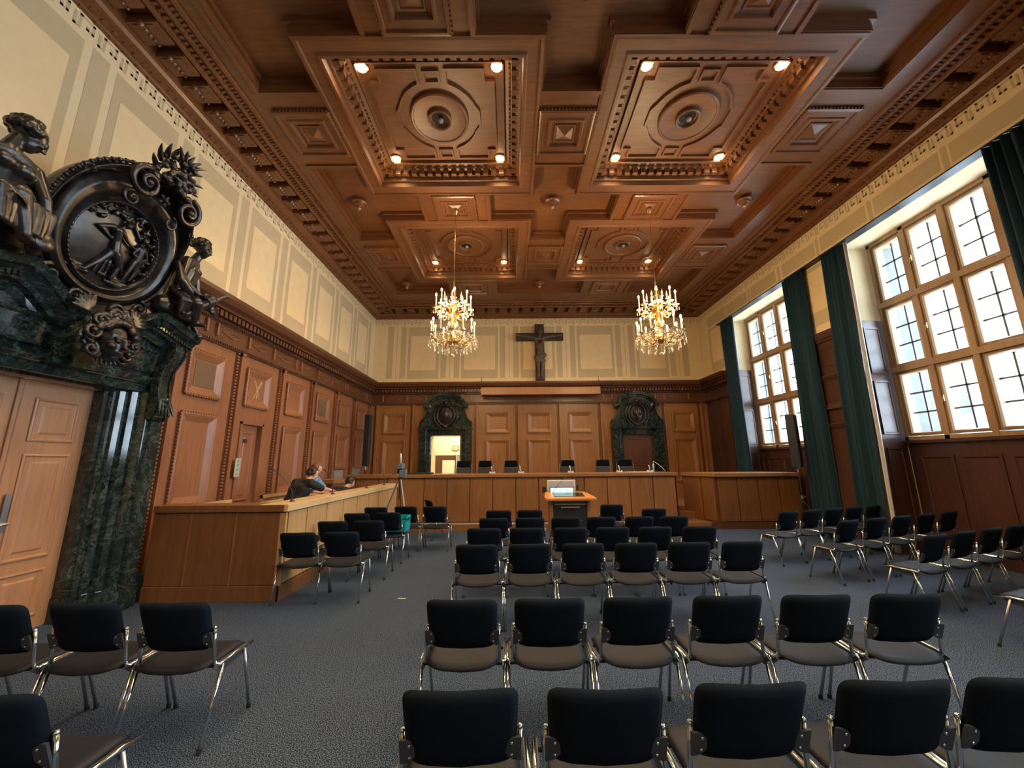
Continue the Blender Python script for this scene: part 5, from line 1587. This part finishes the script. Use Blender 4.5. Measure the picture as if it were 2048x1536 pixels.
for j, cy_ in enumerate(COFFER_Y):
    for i, cx_ in enumerate(COFFER_X):
        lab = ('big round wooden ceiling dish in the middle of the %s coffer' % NAMES[i, j]) if j < 2 else 'round ceiling dish behind the camera'
        if dl0 is None:
            dl0 = r = thing('ceiling_dish', lab, 'ceiling dish', (cx_, cy_, ZC + .30), 0, 'round dishes in the coffer centres')
            m = MB(); m.lathe([(.49, .0), (.49, -.05), (.47, -.065), (.45, -.060), (.44, -.045), (.36, -.024), (.26, -.012), (.20, -.010), (.20, -.065), (.185, -.075), (.165, -.065), (.15, -.022), (.13, -.012)], n=48); obj('dish', m, WOOD_CEIL2, r, smooth=True)
            m = MB(); m.lathe([(.135, -.016), (.05, -.012), (0, -.012)], n=24); obj('opening', m, flat('opening_shadow', (.012, .009, .007), .8), r)  # dark disc; the shadow inside the cup is put into its colour
            m = MB(); m.ell((.02, 0, -.055), (.045, .045, .04), 14, 8); obj('bulb', m, flat('unlit_bulb', (.35, .30, .25), .15), r, smooth='all')
            index_kids()
        else: r = copy_tree(dl0); r.location = (cx_, cy_, ZC + .30); r['label'] = lab
b0 = None
for x, y, z, lab in ((-3.31, 7.55, .13, 'turned wooden boss in the left T-shaped ceiling recess'), (.95, 7.55, .13, 'turned wooden boss at the centre of the cross-shaped ceiling recess'), (5.21, 7.55, .13, 'turned wooden boss in the right T-shaped ceiling recess'),
                     (.95, 3.60, .13, 'turned wooden boss at the top edge of the photo'), (.95, 11.5, .13, 'small turned wooden boss above the crucifix'), (-3.31, 11.5, .13, 'turned wooden boss in the far left ceiling corner')):
    if b0 is None:
        b0 = r = thing('ceiling_boss', lab, 'ceiling boss', (x, y, ZC + z), 0, 'turned bosses hanging from the ceiling recesses')
        m = MB(); m.lathe([(.17, .0), (.17, -.02), (.14, -.045), (.11, -.04), (.10, -.07), (.07, -.075), (.06, -.10), (.03, -.105), (.0, -.105)], n=28); obj('rosette', m, WOOD_CEIL, r, smooth=True)
        m = MB(); m.lathe([(.03, -.10), (.045, -.13), (.03, -.16), (.0, -.165)], n=16); obj('knob', m, flat('pale_knob', (.35, .22, .12), .4), r, smooth='all')
        index_kids()
    else: r = copy_tree(b0); r.location = (x, y, ZC + z); r['label'] = lab

# ================================================================ CHANDELIERS
CRYS = bpy.data.materials.new('crystal'); CRYS.use_nodes = True
nt = CRYS.node_tree; b_ = nt.nodes['Principled BSDF']
setp(b_, Base_Color=(.98, .90, .70, 1), Roughness=.06); b_.inputs['Transmission Weight'].default_value = .35; b_.inputs['Metallic'].default_value = 0; b_.inputs['Specular IOR Level'].default_value = .9
def chandelier():
    r = thing('crystal_chandelier', 'left brass and crystal chandelier with two tiers of lit candles', 'chandelier', (COFFER_X[0], 7.55, 4.5))
    m = MB(); m.tube([(0, 0, 2.62), (0, 0, .9)], .008, 8); m.tube([(0, 0, .95), (0, 0, .74)], [.008, .03], 8); m.lathe([(0, 2.63), (.07, 2.63), (.06, 2.58), (.02, 2.52), (0, 2.52)], n=16); obj('hanging_rod', m, BRASS, r, smooth=True)
    m = MB(); m.lathe([(.0, .76), (.03, .74), (.07, .66), (.03, .58), (.05, .50), (.09, .42), (.11, .36), (.06, .28), (.04, .18), (.07, .08), (.10, .0), (.05, -.10), (.03, -.2), (.09, -.30), (.13, -.36), (.07, -.44), (.0, -.47)], n=24); obj('stem', m, BRASS, r, smooth='all')
    rr = random.Random(8)
    def tier(n, R, z, cz, off, mat):
        for k in range(n):
            a = 2 * pi * k / n + off; c, s = cos(a), sin(a)
            m = MB(); P = [(.05, z - .05), (R * .35, z - .16), (R * .7, z - .17), (R * .95, z - .10), (R, z)]
            m.tube([(c * q, s * q, h) for q, h in P], [.012, .010, .010, .009, .012], 6)
            volA = [(c * (R * .5 + .06 * cos(t)), s * (R * .5 + .06 * cos(t)), z - .08 + .06 * sin(t)) for t in [i * .6 for i in range(10)]]
            m.tube(volA, .006, 5)
            arm = obj('arm', m, BRASS, r, smooth='all')
            m = MB(); m.lathe([(.0, .0), (.02, .0), (.062, .012), (.066, .02), (.02, .012), (0, .012)], n=16, M=Matrix.Translation((c * R, s * R, z))); m.lathe([(.0, .012), (.018, .02), (.015, .05), (.0, .05)], n=10, M=Matrix.Translation((c * R, s * R, z))); obj('drip_pan', m, CRYS, arm, smooth=True)
            m = MB(); m.tube([(c * R, s * R, z + .03), (c * R, s * R, z + cz)], .0125, 8); cd = obj('candle', m, WAX, r, smooth=True)
            m = MB(); m.ell((c * R, s * R, z + cz + .028), (.018, .018, .038), 8, 6); obj('bulb', m, FLAME, cd, smooth='all')
            for t in range(3):
                b = a + (t - 1) * .22
                m = MB(); x, y = cos(b) * (R + (.05 if t == 1 else .02)), sin(b) * (R + (.05 if t == 1 else .02)); dz = z - .06 - .03 * (t == 1)
                m.ell((x, y, dz), (.012, .012, .028), 6, 4); m.ell((x, y, dz + .04), .009, 6, 4); obj('crystal_drop', m, CRYS, arm)
    tier(8, .36, .32, .27, .2, 0)
    tier(12, .44, -.28, .27, .1, 0)
    # bead garlands, rings and small finials
    m = MB()
    for z0, z1, Ra, Rb, n in ((.58, .30, .06, .34, 12), (-.02, -.30, .10, .42, 16)):
        for k in range(n):
            a = 2 * pi * k / n
            for t in range(9):
                f = t / 8; R = Ra + (Rb - Ra) * f; z = z0 + (z1 - z0) * f - .10 * sin(pi * f)
                m.ell((R * cos(a), R * sin(a), z), .010, 6, 4)
    for R, z, n in ((.47, -.31, 48), (.36, .29, 36)):
        for k in range(n): m.ell((R * cos(2 * pi * k / n), R * sin(2 * pi * k / n), z - .02 * abs(sin(6 * pi * k / n))), .009, 6, 4)
    tag(obj('crystal_beads', m, CRYS, r, smooth='all'), kind='stuff')
    m = MB()
    for R, z in ((.30, .24), (.36, -.34), (.20, -.42)): m.tube([(R * cos(2 * pi * k / 32), R * sin(2 * pi * k / 32), z) for k in range(33)], .008, 6)
    obj('rings', m, BRASS, r, smooth='all')
    for n, R, z, s in ((18, .49, -.46, 1.0), (14, .38, -.54, 1.1), (9, .22, -.60, 1.1)):
        for k in range(n):
            a = 2 * pi * k / n + R; m = MB(); x, y = R * cos(a), R * sin(a)
            m.lathe([(0, -.055 * s), (.016 * s, -.035 * s), (.013 * s, -.01), (.003, .02), (0, .02)], n=6, M=Matrix.Translation((x, y, z))); m.ell((x, y, z + .035), .010, 6, 4); m.ell((x, y, z + .065), .013, 6, 4); m.ell((x * .97, y * .97, z + .10), .010, 6, 4)
            obj('crystal_pendant', m, CRYS, r)
    for k in range(6):
        a = 2 * pi * k / 6 + .5; m = MB(); x, y = .2 * cos(a), .2 * sin(a)
        m.tube([(x * .5, y * .5, .40), (x, y, .44), (x, y, .48)], .008, 6); m.lathe([(0, .48), (.035, .50), (.012, .52), (.02, .58), (.006, .64), (0, .68)], n=8, M=Matrix.Translation((x, y, 0))); obj('glass_finial', m, CRYS, r, smooth=True)
    m = MB(); m.ell((0, 0, -.68), .042, 12, 8); m.tube([(0, 0, -.44), (0, 0, -.64)], .006, 6); obj('crystal_ball', m, CRYS, r, smooth='all')
    return r
ch1 = chandelier()
index_kids()
ch2 = copy_tree(ch1); ch2.location = (COFFER_X[1], 7.55, 4.5); ch2.rotation_euler.z = .2
ch2['label'] = 'right brass and crystal chandelier with two tiers of lit candles'
ch1['group'] = ch2['group'] = 'twin chandeliers'
for cx_ in COFFER_X:
    add_light('chandelier_glow', 'POINT', (cx_, 7.55, 5.30), CHANDELIER_W * .5, WARM, .05)
    for k in range(3):
        a = 2 * pi * k / 3 + .35
        add_light('candle_glow', 'POINT', (cx_ + .30 * cos(a), 7.55 + .30 * sin(a), 4.62), CHANDELIER_W * .11, WARM, .03)

# ================================================================ PEOPLE IN THE DOCK
SKIN = flat('skin', (.62, .34, .24), .5, noise_amt=.06, scale=20)
HAIR1 = flat('dark_hair', (.022, .014, .010), .5, noise_amt=.4, scale=120)
HAIR2 = flat('reddish_brown_hair', (.16, .065, .025), .5, noise_amt=.4, scale=120)
BTEE = flat('black_cotton', (.012, .012, .015), .85); BLUE = flat('blue_cotton', (.10, .24, .50), .85); JEAN = flat('dark_navy_trousers', (.02, .025, .045), .85)
def hair(o, c, f, mat, parent, s=1.0, seed=1, low=-.25):
    m = MB(); h = random.Random(seed); c = Vector(c); f = Vector(f).normalized()
    for k in range(90):
        th = h.uniform(0, 2 * pi); z = h.uniform(low, 1); q = sqrt(max(0, 1 - z * z)); d = Vector((cos(th) * q, sin(th) * q, z))
        if d.dot(f) > (.55 if z > .45 else .15): continue
        m.ell(tuple(c + Vector((0, 0, .022)) * s + Vector((d.x * .082, d.y * .090, d.z * .092)) * s - f * .012), .026 * s, 7, 5)
    return fuse(m, 'hair', mat, parent, voxel=.010, smooth=2)
# man in black, standing bent, reaching right
m = MB()
c1 = (-3.66, 7.28, 1.50); f1 = (.55, .75, -.45)
torso(m, (-3.78, 6.90, .98), (-3.72, 7.02, 1.22), (-3.69, 7.16, 1.38), (-3.86, 7.10, 1.34), (-3.52, 6.96, 1.33), .95)
limb(m, [(-3.69, 7.16, 1.38), (-3.67, 7.24, 1.44)], [.055, .05]); head_prims(m, c1, f1)
limb(m, [(-3.52, 6.96, 1.33), (-3.46, 7.28, 1.24), (-3.46, 7.58, 1.20)], [.058, .045, .030]); hand_prims(m, (-3.46, 7.58, 1.20), (.1, 1, -.05), (0, 0, -1), 1, .5)
limb(m, [(-3.86, 7.10, 1.34), (-3.82, 7.30, 1.12), (-3.62, 7.42, 1.12)], [.058, .045, .030]); hand_prims(m, (-3.62, 7.42, 1.12), (.8, .5, 0), (0, 0, -1), 1, .5)
for q, x in ((0, -3.86), (1, -3.68)): limb(m, [(x, 6.88, .95), (x + .03, 7.0, .60), (x, 6.90, .36)], [.10, .065, .045]); limb(m, [(x, 6.90, .36), (x + .03, 7.04, .335)], [.045, .035])
p1 = fuse(m, 'person', SKIN, voxel=.010, smooth=2); tag(p1, 'person in a black T-shirt leaning over, right arm reaching out, in the dock', 'person')
m = MB(); torso(m, (-3.78, 6.88, .98), (-3.72, 7.00, 1.24), (-3.69, 7.15, 1.40), (-3.86, 7.10, 1.37), (-3.52, 6.96, 1.37), 1.10)
limb(m, [(-3.52, 6.96, 1.35), (-3.465, 7.24, 1.255)], [.080, .062]); limb(m, [(-3.86, 7.10, 1.34), (-3.83, 7.26, 1.17)], [.078, .060]); fuse(m, 't_shirt', BTEE, p1, voxel=.010, smooth=2)
m = MB()
for q, x in ((0, -3.86), (1, -3.68)): limb(m, [(x, 6.88, .95), (x + .03, 7.0, .60), (x, 6.90, .40)], [.125, .085, .065])
limb(m, [(-3.9, 6.89, .97), (-3.64, 6.89, .97)], [.13, .13]); fuse(m, 'trousers', JEAN, p1, voxel=.012, smooth=2)
hair(None, c1, f1, HAIR1, p1, seed=2)
# man in blue, behind
m = MB()
c2 = (-3.92, 7.94, 1.575); f2 = (.62, .35, -.45)
torso(m, (-4.08, 7.78, .92), (-4.0, 7.82, 1.22), (-3.96, 7.88, 1.42), (-3.98, 8.06, 1.38), (-3.86, 7.68, 1.38), .95)
limb(m, [(-3.96, 7.88, 1.42), (-3.94, 7.91, 1.50)], [.055, .05]); head_prims(m, c2, f2)
limb(m, [(-3.86, 7.68, 1.38), (-3.74, 7.54, 1.16), (-3.52, 7.66, 1.14)], [.058, .045, .030]); hand_prims(m, (-3.52, 7.66, 1.14), (.7, .5, .1), (0, 0, -1), 1, .6)
limb(m, [(-3.98, 8.06, 1.38), (-3.80, 8.10, 1.16), (-3.58, 7.98, 1.14)], [.058, .045, .030]); hand_prims(m, (-3.58, 7.98, 1.14), (.8, -.3, 0), (0, 0, -1), 1, .6)
for x, y in ((-4.06, 7.70), (-4.06, 7.88)): limb(m, [(x, y, .90), (x + .36, y, .88), (x + .34, y, .40)], [.10, .07, .045]); limb(m, [(x + .34, y, .37), (x + .46, y, .335)], [.045, .035])
p2 = fuse(m, 'person', SKIN, voxel=.010, smooth=2); tag(p2, 'person with reddish hair and glasses in a light blue shirt, in the dock', 'person')
m = MB(); torso(m, (-4.08, 7.78, .92), (-4.0, 7.82, 1.22), (-3.96, 7.86, 1.37), (-3.98, 8.06, 1.38), (-3.86, 7.68, 1.38), 1.06)
limb(m, [(-3.86, 7.68, 1.38), (-3.76, 7.56, 1.21)], [.078, .066]); limb(m, [(-3.98, 8.06, 1.38), (-3.83, 8.09, 1.21)], [.078, .066]); fuse(m, 'shirt', BLUE, p2, voxel=.010, smooth=2)
m = MB()
for x, y in ((-4.06, 7.70), (-4.06, 7.88)): limb(m, [(x, y, .90), (x + .36, y, .88), (x + .34, y, .42)], [.12, .09, .065])
fuse(m, 'trousers', JEAN, p2, voxel=.012, smooth=2)
hair(None, c2, f2, HAIR2, p2, seed=3)
fv = Vector(f2).normalized(); rv_ = fv.cross(Vector((0, 0, 1))).normalized(); uv_ = rv_.cross(fv)
m = MB(); cc = Vector(c2)
for q in (-1, 1):
    o_ = cc + fv * .103 + rv_ * q * .032 + uv_ * .004; m.tube([tuple(o_ + rv_ * .024 * cos(t * pi / 6) + uv_ * .018 * sin(t * pi / 6)) for t in range(13)], .003, 5)
    m.tube([tuple(cc + fv * .10 + rv_ * q * .058 + uv_ * .006), tuple(cc - fv * .0 + rv_ * q * .083 + uv_ * .006)], .003, 5)
obj('glasses', m, BLACKP, p2)
m = MB(); m.box(-4.3, 7.55, .3, -3.95, 8.05, .76)
tag(obj('wooden_stool', m, WOOD_DESK, bevel=.01), 'low wooden seat under the person in light blue', 'seat')
# person bending down
m = MB()
c3 = (-3.56, 8.76, 1.27); f3 = (.45, .70, -.75)
torso(m, (-3.66, 8.20, .92), (-3.62, 8.42, 1.10), (-3.58, 8.60, 1.18), (-3.74, 8.54, 1.14), (-3.40, 8.50, 1.12), .92)
limb(m, [(-3.58, 8.60, 1.18), (-3.57, 8.70, 1.22)], [.055, .05]); head_prims(m, c3, f3)
limb(m, [(-3.40, 8.50, 1.12), (-3.34, 8.66, .92), (-3.40, 8.90, .98)], [.055, .042, .028]); hand_prims(m, (-3.40, 8.90, .98), (-.2, .9, .1), (0, 0, -1), 1, .6)
limb(m, [(-3.74, 8.54, 1.14), (-3.76, 8.72, .94), (-3.62, 8.92, .98)], [.055, .042, .028]); hand_prims(m, (-3.62, 8.92, .98), (.2, .9, .1), (0, 0, -1), 1, .6)
for x in (-3.75, -3.57): limb(m, [(x, 8.20, .90), (x, 8.55, .80), (x, 8.50, .40)], [.10, .07, .045]); limb(m, [(x, 8.50, .37), (x, 8.62, .335)], [.045, .035])
p3 = fuse(m, 'person', SKIN, voxel=.010, smooth=2); tag(p3, 'person with tied dark hair in black, bent low behind the dock rail', 'person')
m = MB(); torso(m, (-3.66, 8.20, .92), (-3.62, 8.42, 1.10), (-3.58, 8.57, 1.15), (-3.74, 8.54, 1.14), (-3.40, 8.50, 1.12), 1.06)
limb(m, [(-3.40, 8.50, 1.12), (-3.35, 8.64, .94)], [.078, .066]); limb(m, [(-3.74, 8.54, 1.14), (-3.76, 8.70, .96)], [.078, .066]); fuse(m, 'black_top', BTEE, p3, voxel=.010, smooth=2)
m = MB()
for x in (-3.75, -3.57): limb(m, [(x, 8.20, .90), (x, 8.55, .80), (x, 8.50, .42)], [.12, .09, .065])
fuse(m, 'trousers', JEAN, p3, voxel=.012, smooth=2)
hr3 = hair(None, c3, f3, HAIR1, p3, seed=4)
m = MB(); m.cone((-3.60, 8.70, 1.36), (-3.56, 8.80, 1.40), .035, .03); m.ell((-3.53, 8.84, 1.39), (.03, .04, .03)); fuse(m, 'hair_bun', HAIR1, p3, voxel=.010, smooth=1)
m = MB(); m.box(-3.9, 7.95, .3, -3.45, 8.34, .78)
tag(obj('wooden_stool', m, WOOD_DESK, bevel=.01), 'low wooden seat under the person bent low', 'seat')
m = MB(); m.box(-3.70, 7.72, 1.08, -3.38, 7.96, 1.11); m.box(-3.60, 7.80, .3, -3.5, 7.9, 1.08)
tag(obj('black_device', m, BLACKP, bevel=.006), 'black equipment between the people in the dock', 'device')

m = MB(); m.box(-1.46, 5.34, .0005, -1.36, 5.355, .003)
m.v = [(x, y, z) for x, y, z in m.v]
tag(obj('floor_tape', m, WHITEP), 'tiny strip of white tape on the carpet between the left and middle chairs', 'tape')
